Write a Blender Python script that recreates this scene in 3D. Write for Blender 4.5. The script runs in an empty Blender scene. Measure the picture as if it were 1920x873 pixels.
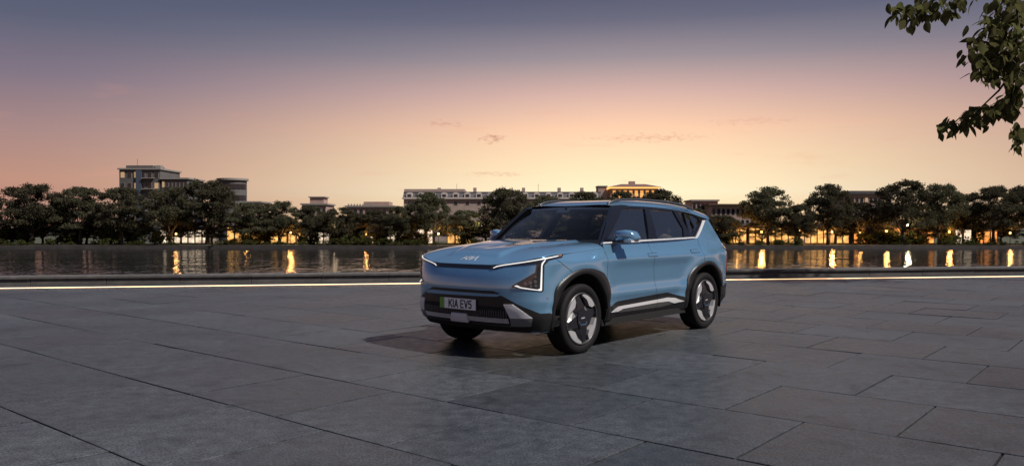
import bpy, bmesh, math, random
import numpy as np
from mathutils import Vector, Matrix
from mathutils.bvhtree import BVHTree

# ------------------------------------------------------------------ camera, world, sun, exposure
scene = bpy.context.scene
COL = scene.collection
cam_data = bpy.data.cameras.new("camera")
cam_data.sensor_width = 36.0
cam_data.lens = 1478.945 / 1920 * 36.0
cam_data.clip_start = 0.05
cam_data.clip_end = 6000
cam = bpy.data.objects.new("camera", cam_data)
COL.objects.link(cam)
CAM_Z = 1.32727
cam.location = (0, 0, CAM_Z)
cam.rotation_euler = (math.pi / 2 - 0.00717, 0, 0)
scene.camera = cam
scene.view_settings.view_transform = 'Standard'
scene.view_settings.look = 'None'
scene.view_settings.exposure = 0.0
scene.view_settings.gamma = 1.0
scene.view_settings.use_curve_mapping = False
scene.cycles.use_denoising = True
scene.cycles.max_bounces = 8
scene.cycles.transparent_max_bounces = 16
scene.cycles.sample_clamp_indirect = 6.0
scene.cycles.caustics_reflective = False
scene.cycles.caustics_refractive = False

def s2l(r, g, b):
    f = lambda c: (c / 255 / 12.92) if c / 255 <= 0.04045 else ((c / 255 + 0.055) / 1.055) ** 2.4
    return (f(r), f(g), f(b), 1.0)

SUN_AZ = math.radians(-27.2)      # direction towards the lamp, world angle from +X
SUN_EL = math.radians(50)
sun_data = bpy.data.lights.new("sun", 'SUN')
sun_data.energy = 5.0
sun_data.angle = math.radians(1.2)
sun_data.color = (1.0, 0.93, 0.86)
sun = bpy.data.objects.new("sun", sun_data)
COL.objects.link(sun)
sd = Vector((math.cos(SUN_AZ) * math.cos(SUN_EL), math.sin(SUN_AZ) * math.cos(SUN_EL), math.sin(SUN_EL)))
sun.rotation_euler = sd.to_track_quat('Z', 'Y').to_euler()

def build_world():
    w = bpy.data.worlds.new("World"); scene.world = w; w.use_nodes = True
    nt = w.node_tree; N = nt.nodes; L = nt.links
    for n in list(N): N.remove(n)
    out = N.new('ShaderNodeOutputWorld'); bg = N.new('ShaderNodeBackground')
    L.new(bg.outputs[0], out.inputs[0])
    tc = N.new('ShaderNodeTexCoord'); sep = N.new('ShaderNodeSeparateXYZ')
    L.new(tc.outputs['Generated'], sep.inputs[0])
    def M(op, a, b=None, c=None, clamp=False):
        n = N.new('ShaderNodeMath'); n.operation = op; n.use_clamp = clamp
        for i, v in enumerate((a, b, c)):
            if v is None: continue
            if isinstance(v, (int, float)): n.inputs[i].default_value = v
            else: L.new(v, n.inputs[i])
        return n.outputs[0]
    def ramp(fac, stops, interp='B_SPLINE'):
        r = N.new('ShaderNodeValToRGB'); r.color_ramp.interpolation = interp
        e = r.color_ramp.elements
        e[0].position, e[0].color = stops[0]
        e[1].position, e[1].color = stops[-1]
        for p, c in stops[1:-1]:
            x = e.new(p); x.color = c
        L.new(fac, r.inputs[0]); return r.outputs[0]
    def mix(f, a, b, mode='MIX'):
        n = N.new('ShaderNodeMix'); n.data_type = 'RGBA'; n.blend_type = mode
        if isinstance(f, (int, float)): n.inputs[0].default_value = f
        else: L.new(f, n.inputs[0])
        for k, v in ((6, a), (7, b)):
            if isinstance(v, tuple): n.inputs[k].default_value = v
            else: L.new(v, n.inputs[k])
        return n.outputs[2]
    el = M('MULTIPLY', M('ARCSINE', sep.outputs[2]), 180 / math.pi)       # degrees above the horizon
    f = M('DIVIDE', el, 40.0, clamp=True)
    D = lambda d: d / 40.0
    warm = ramp(f, [(0.0, s2l(255, 214, 160)), (D(2.5), s2l(255, 243, 206)), (D(4.5), s2l(255, 230, 190)), (D(7), s2l(251, 208, 176)),
                    (D(9.5), s2l(213, 178, 170)), (D(12), s2l(152, 143, 152)), (D(14.5), s2l(102, 105, 127)), (D(17), s2l(72, 81, 108)),
                    (D(24), s2l(74, 86, 116)), (1.0, s2l(82, 96, 128))], 'LINEAR')
    cool = ramp(f, [(0.0, s2l(178, 134, 118)), (D(3), s2l(192, 146, 128)), (D(6), s2l(168, 136, 134)), (D(9.5), s2l(128, 116, 132)),
                    (D(13), s2l(92, 96, 118)), (D(17), s2l(72, 82, 110)), (D(24), s2l(74, 86, 116)), (1.0, s2l(82, 96, 128))], 'LINEAR')
    # azimuth distance from the afterglow (8 degrees right of the view axis)
    ga = math.radians(8)
    az = M('ADD', M('MULTIPLY', sep.outputs[0], math.sin(ga)), M('MULTIPLY', sep.outputs[1], math.cos(ga)))
    hl = M('SQRT', M('ADD', M('MULTIPLY', sep.outputs[0], sep.outputs[0]), M('MULTIPLY', sep.outputs[1], sep.outputs[1])))
    ca = M('DIVIDE', az, M('MAXIMUM', hl, 1e-4))
    angd = M('MULTIPLY', M('ARCCOSINE', ca), 180 / math.pi)
    wf = N.new('ShaderNodeMapRange'); wf.interpolation_type = 'SMOOTHSTEP'
    wf.inputs['From Min'].default_value = 0; wf.inputs['From Max'].default_value = 42
    L.new(angd, wf.inputs['Value'])
    col = mix(wf.outputs[0], warm, cool)
    # thin wisps of cloud low in the sky
    azs = M('ARCTAN2', sep.outputs[0], sep.outputs[1])
    azd = M('MULTIPLY', azs, 180 / math.pi)
    cmb = N.new('ShaderNodeCombineXYZ')
    L.new(M('MULTIPLY', azd, 0.16), cmb.inputs[0]); L.new(M('MULTIPLY', el, 0.95), cmb.inputs[1])
    nz = N.new('ShaderNodeTexNoise'); nz.inputs['Scale'].default_value = 1.0; nz.inputs['Detail'].default_value = 5
    L.new(cmb.outputs[0], nz.inputs['Vector'])
    cl = N.new('ShaderNodeMapRange'); cl.inputs['From Min'].default_value = 0.60; cl.inputs['From Max'].default_value = 0.80
    cl.inputs['To Max'].default_value = 0.30
    L.new(nz.outputs[0], cl.inputs['Value'])
    band = N.new('ShaderNodeMapRange'); band.interpolation_type = 'SMOOTHSTEP'
    band.inputs['From Min'].default_value = 12; band.inputs['From Max'].default_value = 5
    L.new(el, band.inputs['Value'])
    col = mix(M('MULTIPLY', cl.outputs[0], band.outputs[0]), col, s2l(226, 160, 138))
    # small separate cloudlets: azimuth, elevation, half width, half height (degrees), strength
    nz2 = N.new('ShaderNodeTexNoise'); nz2.inputs['Scale'].default_value = 2.2; nz2.inputs['Detail'].default_value = 6
    cm2 = N.new('ShaderNodeCombineXYZ'); L.new(azd, cm2.inputs[0]); L.new(M('MULTIPLY', el, 2.6), cm2.inputs[1])
    L.new(cm2.outputs[0], nz2.inputs['Vector'])
    for a, e, wa, he, st in ((-1.45, 6.42, 1.05, 0.42, 1.0), (-4.9, 7.45, 1.5, 0.3, 0.5), (9.9, 6.35, 4.8, 0.36, 0.55),
                             (-1.2, 3.85, 3.0, 0.22, 0.45), (17, 7.3, 4.0, 0.3, 0.3)):
        dx = M('DIVIDE', M('SUBTRACT', azd, a), wa); dy = M('DIVIDE', M('SUBTRACT', el, e), he)
        dd = M('ADD', M('MULTIPLY', dx, dx), M('MULTIPLY', dy, dy))
        v = M('SUBTRACT', 1.0, dd)
        v = M('ADD', v, M('MULTIPLY', M('SUBTRACT', nz2.outputs[0], 0.56), 5.0))
        v = M('MULTIPLY', M('MULTIPLY', v, 0.7, clamp=True), st * 0.8)
        col = mix(v, col, s2l(196, 138, 122))
    sky = N.new('ShaderNodeTexSky'); sky.sky_type = 'NISHITA'; sky.sun_disc = False
    sky.sun_elevation = math.radians(1.5); sky.sun_rotation = ga
    sky.dust_density = 2.0
    sc = mix(1.0, sky.outputs[0], (0.004, 0.004, 0.004, 1), 'MULTIPLY')
    col = mix(1.0, col, sc, 'ADD')
    L.new(col, bg.inputs[0]); bg.inputs[1].default_value = 1.0
build_world()

# ------------------------------------------------------------------ helpers
def at(px, py, depth):            # a point of the photograph at a chosen distance, in metres
    return ((px - 960) * depth / 1478.945, depth, CAM_Z + (425.9 - py) * depth / 1478.945)

def mat(name, color, rough=0.6, metal=0.0, coat=0.0, spec=0.5, noise=0.0, nscale=8.0, bump=0.0, bscale=40.0, emit=None, estr=1.0,
        objrand=0.0, trans=0.0, coat_rough=0.05):
    m = bpy.data.materials.new(name); m.use_nodes = True
    nt = m.node_tree; N = nt.nodes; L = nt.links
    b = N['Principled BSDF']
    b.inputs['Base Color'].default_value = (*color[:3], 1); b.inputs['Roughness'].default_value = rough
    b.inputs['Metallic'].default_value = metal; b.inputs['Coat Weight'].default_value = coat
    b.inputs['Coat Roughness'].default_value = coat_rough
    b.inputs['Specular IOR Level'].default_value = spec
    if trans: b.inputs['Transmission Weight'].default_value = trans
    if emit:
        b.inputs['Emission Color'].default_value = (*emit[:3], 1); b.inputs['Emission Strength'].default_value = estr
    tc = N.new('ShaderNodeTexCoord')
    if noise or objrand:
        hs = N.new('ShaderNodeHueSaturation'); hs.inputs['Color'].default_value = (*color[:3], 1)
        val = None
        if noise:
            nz = N.new('ShaderNodeTexNoise'); nz.inputs['Scale'].default_value = nscale; nz.inputs['Detail'].default_value = 6
            L.new(tc.outputs['Object'], nz.inputs['Vector'])
            mr = N.new('ShaderNodeMapRange'); mr.inputs['From Min'].default_value = 0.3; mr.inputs['From Max'].default_value = 0.7
            mr.inputs['To Min'].default_value = 1 - noise; mr.inputs['To Max'].default_value = 1 + noise
            L.new(nz.outputs[0], mr.inputs['Value']); val = mr.outputs[0]
        if objrand:
            oi = N.new('ShaderNodeObjectInfo'); m2 = N.new('ShaderNodeMapRange')
            m2.inputs['To Min'].default_value = 1 - objrand; m2.inputs['To Max'].default_value = 1 + objrand
            L.new(oi.outputs['Random'], m2.inputs['Value'])
            if val is None: val = m2.outputs[0]
            else:
                mm = N.new('ShaderNodeMath'); mm.operation = 'MULTIPLY'; L.new(val, mm.inputs[0]); L.new(m2.outputs[0], mm.inputs[1]); val = mm.outputs[0]
        L.new(val, hs.inputs['Value']); L.new(hs.outputs[0], b.inputs['Base Color'])
    if bump:
        n2 = N.new('ShaderNodeTexNoise'); n2.inputs['Scale'].default_value = bscale; n2.inputs['Detail'].default_value = 5
        L.new(tc.outputs['Object'], n2.inputs['Vector'])
        bp = N.new('ShaderNodeBump'); bp.inputs['Strength'].default_value = bump; bp.inputs['Distance'].default_value = 0.02
        L.new(n2.outputs[0], bp.inputs['Height']); L.new(bp.outputs[0], b.inputs['Normal'])
    return m

def mesh(name, verts, faces, smooth=False):
    me = bpy.data.meshes.new(name)
    me.from_pydata([tuple(v) for v in verts], [], [tuple(f) for f in faces])
    me.update()
    if smooth: me.shade_smooth()
    return me

def obj(name, me, material=None, parent=None, loc=None, rot=None):
    o = bpy.data.objects.new(name, me); COL.objects.link(o)
    if material is not None and me is not None and len(me.materials) == 0: me.materials.append(material)
    if parent is not None: o.parent = parent
    if loc is not None: o.location = loc
    if rot is not None: o.rotation_euler = rot
    return o

def empty(name, loc=(0, 0, 0), rz=0.0):
    o = bpy.data.objects.new(name, None); COL.objects.link(o); o.location = loc; o.rotation_euler = (0, 0, rz)
    o.empty_display_size = 0.2
    return o

def tag(o, label, cat, group=None):
    o["label"] = label; o["category"] = cat
    if group: o["group"] = group
    return o

class MB:                                   # collects simple solids into one mesh
    def __init__(self): self.v = []; self.f = []
    def add(self, v, f):
        n = len(self.v); self.v += [tuple(p) for p in v]; self.f += [tuple(i + n for i in q) for q in f]; return self
    def box(self, a, b, bev=0.0):
        x0, y0, z0 = a; x1, y1, z1 = b
        if bev <= 0:
            return self.add([(x0, y0, z0), (x1, y0, z0), (x1, y1, z0), (x0, y1, z0), (x0, y0, z1), (x1, y0, z1), (x1, y1, z1), (x0, y1, z1)],
                            [(0, 3, 2, 1), (4, 5, 6, 7), (0, 1, 5, 4), (1, 2, 6, 5), (2, 3, 7, 6), (3, 0, 4, 7)])
        e = bev
        v = [(x0, y0, z0), (x1, y0, z0), (x1, y1, z0), (x0, y1, z0), (x0, y0, z1 - e), (x1, y0, z1 - e), (x1, y1, z1 - e), (x0, y1, z1 - e),
             (x0 + e, y0 + e, z1), (x1 - e, y0 + e, z1), (x1 - e, y1 - e, z1), (x0 + e, y1 - e, z1)]
        f = [(0, 3, 2, 1), (8, 9, 10, 11)]
        for i in range(4):
            j = (i + 1) % 4; f += [(i, j, 4 + j, 4 + i), (4 + i, 4 + j, 8 + j, 8 + i)]
        return self.add(v, f)
    def prism(self, poly, axis, a, b):      # 2D outline pushed along an axis (0=x: poly in y,z; 1=y: x,z; 2=z: x,y)
        n = len(poly)
        def P(u, w, t): return (t, u, w) if axis == 0 else (u, t, w) if axis == 1 else (u, w, t)
        v = [P(u, w, a) for u, w in poly] + [P(u, w, b) for u, w in poly]
        f = [tuple(range(n)), tuple(range(2 * n - 1, n - 1, -1))] + [(i, i + n, (i + 1) % n + n, (i + 1) % n) for i in range(n)]
        return self.add(v, f)
    def tube(self, pts, r, n=8, cap=True):
        pts = [Vector(p) for p in pts]; rs = r if isinstance(r, (list, tuple)) else [r] * len(pts)
        up = Vector((0.13, 0.21, 0.97)); base = len(self.v)
        for i, p in enumerate(pts):
            d = (pts[min(i + 1, len(pts) - 1)] - pts[max(i - 1, 0)]).normalized()
            a = d.cross(up)
            if a.length < 0.1: a = d.cross(Vector((1, 0, 0)))
            a.normalize(); b2 = d.cross(a)
            for k in range(n):
                t = 2 * math.pi * k / n
                self.v.append(tuple(p + (a * math.cos(t) + b2 * math.sin(t)) * rs[i]))
        for i in range(len(pts) - 1):
            for k in range(n):
                q = base + i * n
                self.f.append((q + k, q + (k + 1) % n, q + n + (k + 1) % n, q + n + k))
        if cap:
            self.f.append(tuple(base + k for k in range(n - 1, -1, -1)))
            q = base + (len(pts) - 1) * n; self.f.append(tuple(q + k for k in range(n)))
        return self
    def lathe(self, prof, n=48, axis=1, c=(0, 0, 0)):     # profile (r, t) about an axis
        base = len(self.v)
        for r, t in prof:
            for k in range(n):
                a = 2 * math.pi * k / n; u, w = r * math.cos(a), r * math.sin(a)
                p = (u, t, w) if axis == 1 else (u, w, t) if axis == 2 else (t, u, w)
                self.v.append((p[0] + c[0], p[1] + c[1], p[2] + c[2]))
        for i in range(len(prof) - 1):
            for k in range(n):
                q = base + i * n; self.f.append((q + k, q + (k + 1) % n, q + n + (k + 1) % n, q + n + k))
        return self
    def mesh(self, name, smooth=False): 
        me = mesh(name, self.v, self.f, smooth)
        bm = bmesh.new(); bm.from_mesh(me); bmesh.ops.recalc_face_normals(bm, faces=bm.faces); bm.to_mesh(me); bm.free()
        return me
    def build(self, name, material, parent=None, smooth=False, **k): return obj(name, self.mesh(name, smooth), material, parent, **k)

def pch(knots):                              # monotone cubic interpolation through (x, y) knots
    xs = np.array([k[0] for k in knots], float); ys = np.array([k[1] for k in knots], float)
    o = np.argsort(xs); xs, ys = xs[o], ys[o]
    h = np.diff(xs); d = np.diff(ys) / h; m = np.zeros(len(xs))
    for i in range(1, len(xs) - 1):
        if d[i - 1] * d[i] > 0:
            w1, w2 = 2 * h[i] + h[i - 1], h[i] + 2 * h[i - 1]; m[i] = (w1 + w2) / (w1 / d[i - 1] + w2 / d[i])
    m[0], m[-1] = d[0], d[-1]
    def f(x):
        x = min(max(x, xs[0]), xs[-1]); i = min(max(int(np.searchsorted(xs, x)) - 1, 0), len(h) - 1)
        t = (x - xs[i]) / h[i]
        return float((2 * t**3 - 3 * t**2 + 1) * ys[i] + (t**3 - 2 * t**2 + t) * h[i] * m[i] + (-2 * t**3 + 3 * t**2) * ys[i + 1] + (t**3 - t**2) * h[i] * m[i + 1])
    return f
def sstep(a, b, x):
    t = min(max((x - a) / (b - a), 0), 1); return t * t * (3 - 2 * t)
def lerp(a, b, t): return a + (b - a) * t
# ------------------------------------------------------------------ plaza: slabs in running bond, kerb-side wall, lake, far bank
random.seed(4)
KP = Vector((-7.81, 18.55)); KD = Vector((13.4 + 7.81, 21.07 - 17.5)).normalized(); KN = Vector((-KD.y, KD.x))     # line of the wall foot, along / towards the lake
def stone_mat():
    m = mat("dark_granite_slab", (.050, .055, .061), rough=.45, spec=.28)
    nt = m.node_tree; N = nt.nodes; L = nt.links; b = N['Principled BSDF']
    tc = N.new('ShaderNodeTexCoord'); oi = N.new('ShaderNodeObjectInfo'); geo = N.new('ShaderNodeNewGeometry')
    def noise(sc, det, vec):
        n = N.new('ShaderNodeTexNoise'); n.inputs['Scale'].default_value = sc; n.inputs['Detail'].default_value = det; L.new(vec, n.inputs['Vector']); return n.outputs[0]
    def mr(v, a, b_, c, d):
        n = N.new('ShaderNodeMapRange'); n.inputs['From Min'].default_value = a; n.inputs['From Max'].default_value = b_
        n.inputs['To Min'].default_value = c; n.inputs['To Max'].default_value = d; L.new(v, n.inputs['Value']); return n.outputs[0]
    def mul(a, b_):
        n = N.new('ShaderNodeMath'); n.operation = 'MULTIPLY'; L.new(a, n.inputs[0]); L.new(b_, n.inputs[1]); return n.outputs[0]
    pos = geo.outputs['Position']
    grain = noise(75, 4, pos); mott = noise(9, 8, pos); stain = noise(2.6, 6, pos); big = noise(.55, 4, pos)
    v = mul(mul(mul(mr(grain, .3, .7, .42, 1.58), mr(stain, .55, .72, 1.0, .72)), mr(mott, .3, .7, .74, 1.26)), mul(mr(oi.outputs['Random'], 0, 1, .80, 1.20), mr(big, .3, .7, .80, 1.20)))
    hs = N.new('ShaderNodeHueSaturation'); hs.inputs['Color'].default_value = (.050, .055, .061, 1); L.new(v, hs.inputs['Value']); L.new(hs.outputs[0], b.inputs['Base Color'])
    rr = N.new('ShaderNodeMath'); rr.operation = 'ADD'; L.new(mr(oi.outputs['Random'], 0, 1, -.05, .06), rr.inputs[0]); L.new(mr(mott, .3, .7, .34, .48), rr.inputs[1]); L.new(rr.outputs[0], b.inputs['Roughness'])
    bp = N.new('ShaderNodeBump'); bp.inputs['Strength'].default_value = .55; bp.inputs['Distance'].default_value = .004
    hh = N.new('ShaderNodeMath'); hh.operation = 'ADD'; L.new(noise(120, 4, pos), hh.inputs[0]); L.new(noise(38, 5, pos), hh.inputs[1])
    L.new(hh.outputs[0], bp.inputs['Height']); L.new(bp.outputs[0], b.inputs['Normal'])
    return m
M_STONE = stone_mat()
M_JOINT = mat("dark_mortar_joint", (.006, .006, .0065), rough=.95)
M_WALL = mat("weathered_wall_stone", (.085, .08, .076), rough=.7, noise=.25, nscale=5, bump=.4, bscale=60, objrand=.14)
ea = math.radians(-39.8); E1 = Vector((math.cos(ea), math.sin(ea))); E2 = Vector((-E1.y, E1.x))
ORG = Vector((-1.67, 5.53)); TL, TW, GAP = 1.165, 1.115, .015

def w2(p): return (p - KP).dot(KN)
k0, k1 = KP - KD * 90, KP + KD * 90
plaza = obj("plaza", mesh("plaza", [(k0.x, k0.y, -.018), (-90, -60, -.018), (90, -60, -.018), (k1.x, k1.y, -.018)], [(0, 1, 2, 3)]), M_JOINT)
plaza["kind"] = "structure"
def slab_mesh(poly, h=.04, e=.005):
    n = len(poly); c = sum(poly, Vector((0, 0))) / n
    ins = [p + (c - p).normalized() * e * 1.6 for p in poly]
    V = [(p.x, p.y, -h) for p in poly] + [(p.x, p.y, -e * .55) for p in poly] + [(p.x, p.y, 0) for p in ins]
    F = [tuple(range(2 * n, 3 * n))]
    for i in range(n):
        j = (i + 1) % n; F += [(i, j, n + j, n + i), (n + i, n + j, 2 * n + j, 2 * n + i)]
    return V, F
def clip_half(poly, f):                                      # keep f(p) < 0
    out = []
    for a, b in zip(poly, poly[1:] + poly[:1]):
        fa, fb = f(a), f(b)
        if fa < 0: out.append(a)
        if (fa < 0) != (fb < 0): out.append(a + (b - a) * (fa / (fa - fb)))
    return out
full = [Vector((-TL / 2 + GAP / 2, -TW / 2 + GAP / 2)), Vector((TL / 2 - GAP / 2, -TW / 2 + GAP / 2)), Vector((TL / 2 - GAP / 2, TW / 2 - GAP / 2)), Vector((-TL / 2 + GAP / 2, TW / 2 - GAP / 2))]
fv, ff = slab_mesh(full); slab_me = mesh("paving_slab", fv, ff); slab_me.materials.append(M_STONE)
tiles = []
for j in range(-45, 46):
    for i in range(-45, 46):
        c = ORG + E1 * ((i + .5 + (.5 if j % 2 else 0)) * TL) + E2 * ((j + .5) * TW)
        if c.x < -34 or c.x > 34 or c.y < -8 or w2(c) > .8: continue
        q = [c + E1 * p.x + E2 * p.y for p in full]
        f = lambda p: w2(p) + .01
        if all(f(p) > 0 for p in q): continue
        whole = all(f(p) < 0 for p in q)
        inv = min(max(p.y for p in q), 60) > 3.9 and c.y > 3.2 and abs(c.x) < c.y * .68 + 1.0
        tiles.append((c.y, c, q, whole, inv, f))
rest = MB(); ntile = 0
tiles.sort(key=lambda t: (not t[4], t[0]))
for yk, c, q, whole, inv, f in tiles:
    dz = random.uniform(-.0015, .0015); tx, ty = random.gauss(0, .0022), random.gauss(0, .0022)
    if inv and ntile < 298:
        ntile += 1
        if whole:
            o = obj("paving_slab", slab_me, None, plaza, (c.x, c.y, dz), (tx, ty, ea))
        else:
            pl = clip_half(q, f)
            if len(pl) < 3: continue
            lv, lf_ = slab_mesh([p - c for p in pl]); o = obj("paving_slab", mesh("paving_slab", lv, lf_), M_STONE, plaza, (c.x, c.y, dz), (tx, ty, 0))
    else:
        pl = q if whole else clip_half(q, f)
        if len(pl) < 3: continue
        lv, lf_ = slab_mesh(pl); rest.add(lv, lf_)
o = obj("outer_paving", mesh("outer_paving", rest.v, rest.f), M_STONE, plaza); o["kind"] = "stuff"

# low wall of long stones along the water
wall = empty("lake_wall", (KP.x, KP.y, 0), math.atan2(KD.y, KD.x)); tag(wall, "low grey stone wall along the water at the edge of the paving", "wall")
BL = 1.62
for i in range(-16, 34):
    l = BL + random.uniform(-.02, .02); mb = MB()
    mb.box((0, .02, -.3), (BL - .012, .46, .15), 0); o = mb.build("wall_stone", M_WALL, wall, loc=(i * BL, random.uniform(-.004, .004), 0))
    MB().box((0, -.02, .150), (BL - .008, .50, .208), .012).build("coping_stone", M_WALL, wall, loc=(i * BL, random.uniform(-.004, .004), random.uniform(-.002, .002)))
MB().box((-16 * BL, .5, -4.5), (34 * BL, .56, .13)).build("retaining_face", M_WALL, wall)
# lit strip let into the paving in front of the wall
M_STRIP = mat("warm_led_strip", (.9, .8, .6), emit=(1.0, .56, .26), estr=1.9)
ls = empty("light_strip", (KP.x, KP.y, 0), math.atan2(KD.y, KD.x)); tag(ls, "long warm glowing light strip along the paving before the wall", "light strip")
MB().box((-26, -1.10, .003), (54, -1.068, .030), .010).build("glowing_strip", M_STRIP, ls)
MB().box((-26, -1.135, .003), (54, -1.104, .014)).box((-26, -1.051, .003), (54, -1.02, .014)).build("strip_channel", M_DARKSTEEL if False else mat("strip_channel_steel", (.2, .2, .2), rough=.4, metal=.8), ls)

# lake
WZ = -3.5; SHORE = 178.0; BZ = -2.9
def water_mat():
    m = bpy.data.materials.new("lake_water"); m.use_nodes = True; nt = m.node_tree; N = nt.nodes; L = nt.links; b = N['Principled BSDF']
    b.inputs['Base Color'].default_value = (.012, .013, .014, 1); b.inputs['Roughness'].default_value = .07; b.inputs['IOR'].default_value = 1.33
    geo = N.new('ShaderNodeNewGeometry'); mp = N.new('ShaderNodeMapping'); mp.inputs['Scale'].default_value = (.42, .17, 1); L.new(geo.outputs['Position'], mp.inputs['Vector'])
    n1 = N.new('ShaderNodeTexNoise'); n1.inputs['Scale'].default_value = 1.0; n1.inputs['Detail'].default_value = 3; n1.inputs['Roughness'].default_value = .6; L.new(mp.outputs[0], n1.inputs['Vector'])
    mp2 = N.new('ShaderNodeMapping'); mp2.inputs['Scale'].default_value = (.06, .05, 1); L.new(geo.outputs['Position'], mp2.inputs['Vector'])
    n2 = N.new('ShaderNodeTexNoise'); n2.inputs['Scale'].default_value = 1.0; n2.inputs['Detail'].default_value = 4; L.new(mp2.outputs[0], n2.inputs['Vector'])
    ad = N.new('ShaderNodeMath'); ad.operation = 'MULTIPLY_ADD'; L.new(n2.outputs[0], ad.inputs[0]); ad.inputs[1].default_value = 1.6; L.new(n1.outputs[0], ad.inputs[2])
    mp3 = N.new('ShaderNodeMapping'); mp3.inputs['Scale'].default_value = (.012, .075, 1); L.new(geo.outputs['Position'], mp3.inputs['Vector'])
    n3 = N.new('ShaderNodeTexNoise'); n3.inputs['Scale'].default_value = 1.0; n3.inputs['Detail'].default_value = 7; n3.inputs['Roughness'].default_value = .72; L.new(mp3.outputs[0], n3.inputs['Vector'])
    pm = N.new('ShaderNodeMapRange'); pm.inputs['From Min'].default_value = .36; pm.inputs['From Max'].default_value = .64; pm.inputs['To Min'].default_value = .25; pm.inputs['To Max'].default_value = 1.0; L.new(n3.outputs[0], pm.inputs['Value'])
    bp = N.new('ShaderNodeBump'); L.new(pm.outputs[0], bp.inputs['Strength']); bp.inputs['Distance'].default_value = .40; L.new(ad.outputs[0], bp.inputs['Height']); L.new(bp.outputs[0], b.inputs['Normal'])
    return m
M_WATER = water_mat()
w = obj("lake", mesh("lake", [(-400, 14, WZ), (400, 14, WZ), (400, SHORE + .6, WZ), (-400, SHORE + .6, WZ)], [(0, 1, 2, 3)]), M_WATER); w["kind"] = "structure"
# far bank: stone edge, lawn, land to the horizon
M_BANK = mat("dark_bank_stone", (.045, .04, .037), rough=.8, noise=.3, nscale=.6)
M_LAND = mat("park_ground", (.05, .055, .03), rough=.95, noise=.3, nscale=.2)
rows = [(SHORE, WZ - .5), (SHORE, BZ + .15), (SHORE + .9, BZ + .17), (SHORE + 1.0, BZ), (SHORE + 30, BZ + .1), (600, BZ), (4000, BZ)]
V = []; F = []
xs = np.linspace(-1, 1, 61)
for k, (y, z) in enumerate(rows):
    for x in xs: V.append((x * (420 if k < 5 else 4000), y + (.35 * math.sin(x * 31) if k < 4 else 0), z + (.05 * math.sin(x * 57 + k) if 0 < k < 4 else 0)))
for k in range(len(rows) - 1):
    for i in range(60): F.append((k * 61 + i, k * 61 + i + 1, (k + 1) * 61 + i + 1, (k + 1) * 61 + i))
me = mesh("far_bank", V, F); me.materials.append(M_BANK); me.materials.append(M_LAND)
for i, p in enumerate(me.polygons): p.material_index = 0 if i < 180 else 1
o = obj("far_bank", me, None); o["kind"] = "structure"
# ------------------------------------------------------------------ the car: surfaces everything else is laid on (x forward, y to its left)
PLAN = [(2.272, 0), (2.266, .25), (2.245, .45), (2.195, .64), (2.115, .78), (2.0, .868), (1.84, .908), (1.4, .922), (.9, .912), (0, .908),
        (-.9, .912), (-1.4, .922), (-1.75, .908), (-2.02, .882), (-2.19, .80), (-2.28, .63), (-2.325, .3), (-2.335, 0)]
_ch = [0.0]
for (ax, ay), (bx_, by_) in zip(PLAN, PLAN[1:]): _ch.append(_ch[-1] + math.hypot(bx_ - ax, by_ - ay))
PX = pch([(c, p[0]) for c, p in zip(_ch, PLAN)])
PY = pch([(c, p[1]) for c, p in zip(_ch, PLAN)])
SLEN = _ch[-1]
FP = pch([(.24, -.2), (.28, -.15), (.33, -.085), (.37, -.05), (.45, -.015), (.52, 0), (.62, 0), (.70, 0), (.8, -.012), (.88, -.035), (.93, -.055), (1.0, -.085), (1.06, -.13)])
SP = pch([(.24, -.09), (.28, -.06), (.34, -.035), (.42, -.016), (.5, -.018), (.58, -.006), (.64, -.008), (.78, .000), (.9, .012), (.965, .018), (.985, .014), (1.02, -.006), (1.08, -.036), (1.15, -.060), (1.21, -.080)])
RP = pch([(.24, -.25), (.32, -.1), (.4, -.03), (.52, 0), (.6, 0), (.66, -.02), (.8, -.03), (.95, -.04), (1.08, -.07), (1.2, -.12)])
ZT_X = pch([(1.99, 1.005), (1.84, 1.03), (1.6, 1.052), (1.3, 1.072), (.906, 1.098)])
ZT_Y = pch([(0, .902), (.40, .904), (.47, .912), (.56, .930), (.70, .958), (.80, .982), (.868, 1.005)])
ZB_X = pch([(.905, 1.152), (0, 1.178), (-1.04, 1.203), (-1.3, 1.203), (-1.6, 1.185), (-1.9, 1.14), (-2.1, 1.10), (-2.35, 1.08)])
WHEEL_R, WHEEL_X = .367, 1.375
def plan(s):
    e = .004; x, y = PX(s), PY(s)
    a, b = max(s - e, 0), min(s + e, SLEN)
    tx, ty = PX(b) - PX(a), PY(b) - PY(a); l = math.hypot(tx, ty); return x, y, -(-ty) / l, -tx / l
def plan_n(s):
    x, y, _, _ = plan(s); e = .02
    a, b = max(s - e, 0), min(s + e, SLEN); tx, ty = PX(b) - PX(a), PY(b) - PY(a); l = math.hypot(tx, ty)
    nx, ny = ty / l, -tx / l
    if s <= e: nx, ny = 1, 0
    if s >= SLEN - e: nx, ny = -1, 0
    return x, y, nx, ny
def shell_pt(s, z):
    x, y, nx, ny = plan_n(s)
    side = ny * ny; end = nx * nx
    o = side * SP(z) + end * (FP(z) if nx > 0 else RP(z))
    if side > .4:                                        # flares over the wheels, a pinched waist low on the doors
        for wx in (WHEEL_X, -WHEEL_X):
            r = math.hypot(x - wx, z - WHEEL_R); o += .024 * sstep(.70, .545, r) * side
        dn = sstep(.85, .55, abs(x)) ; o -= .016 * dn * sstep(.60, .44, z) * side
        # dished flank that rises towards the rear shoulder
        o -= .018 * sstep(1.0, .7, abs(x + .1)) * sstep(.58, .70, z) * sstep(.98, .85, z)
    return Vector((x + nx * o, y + ny * o, z))
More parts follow.
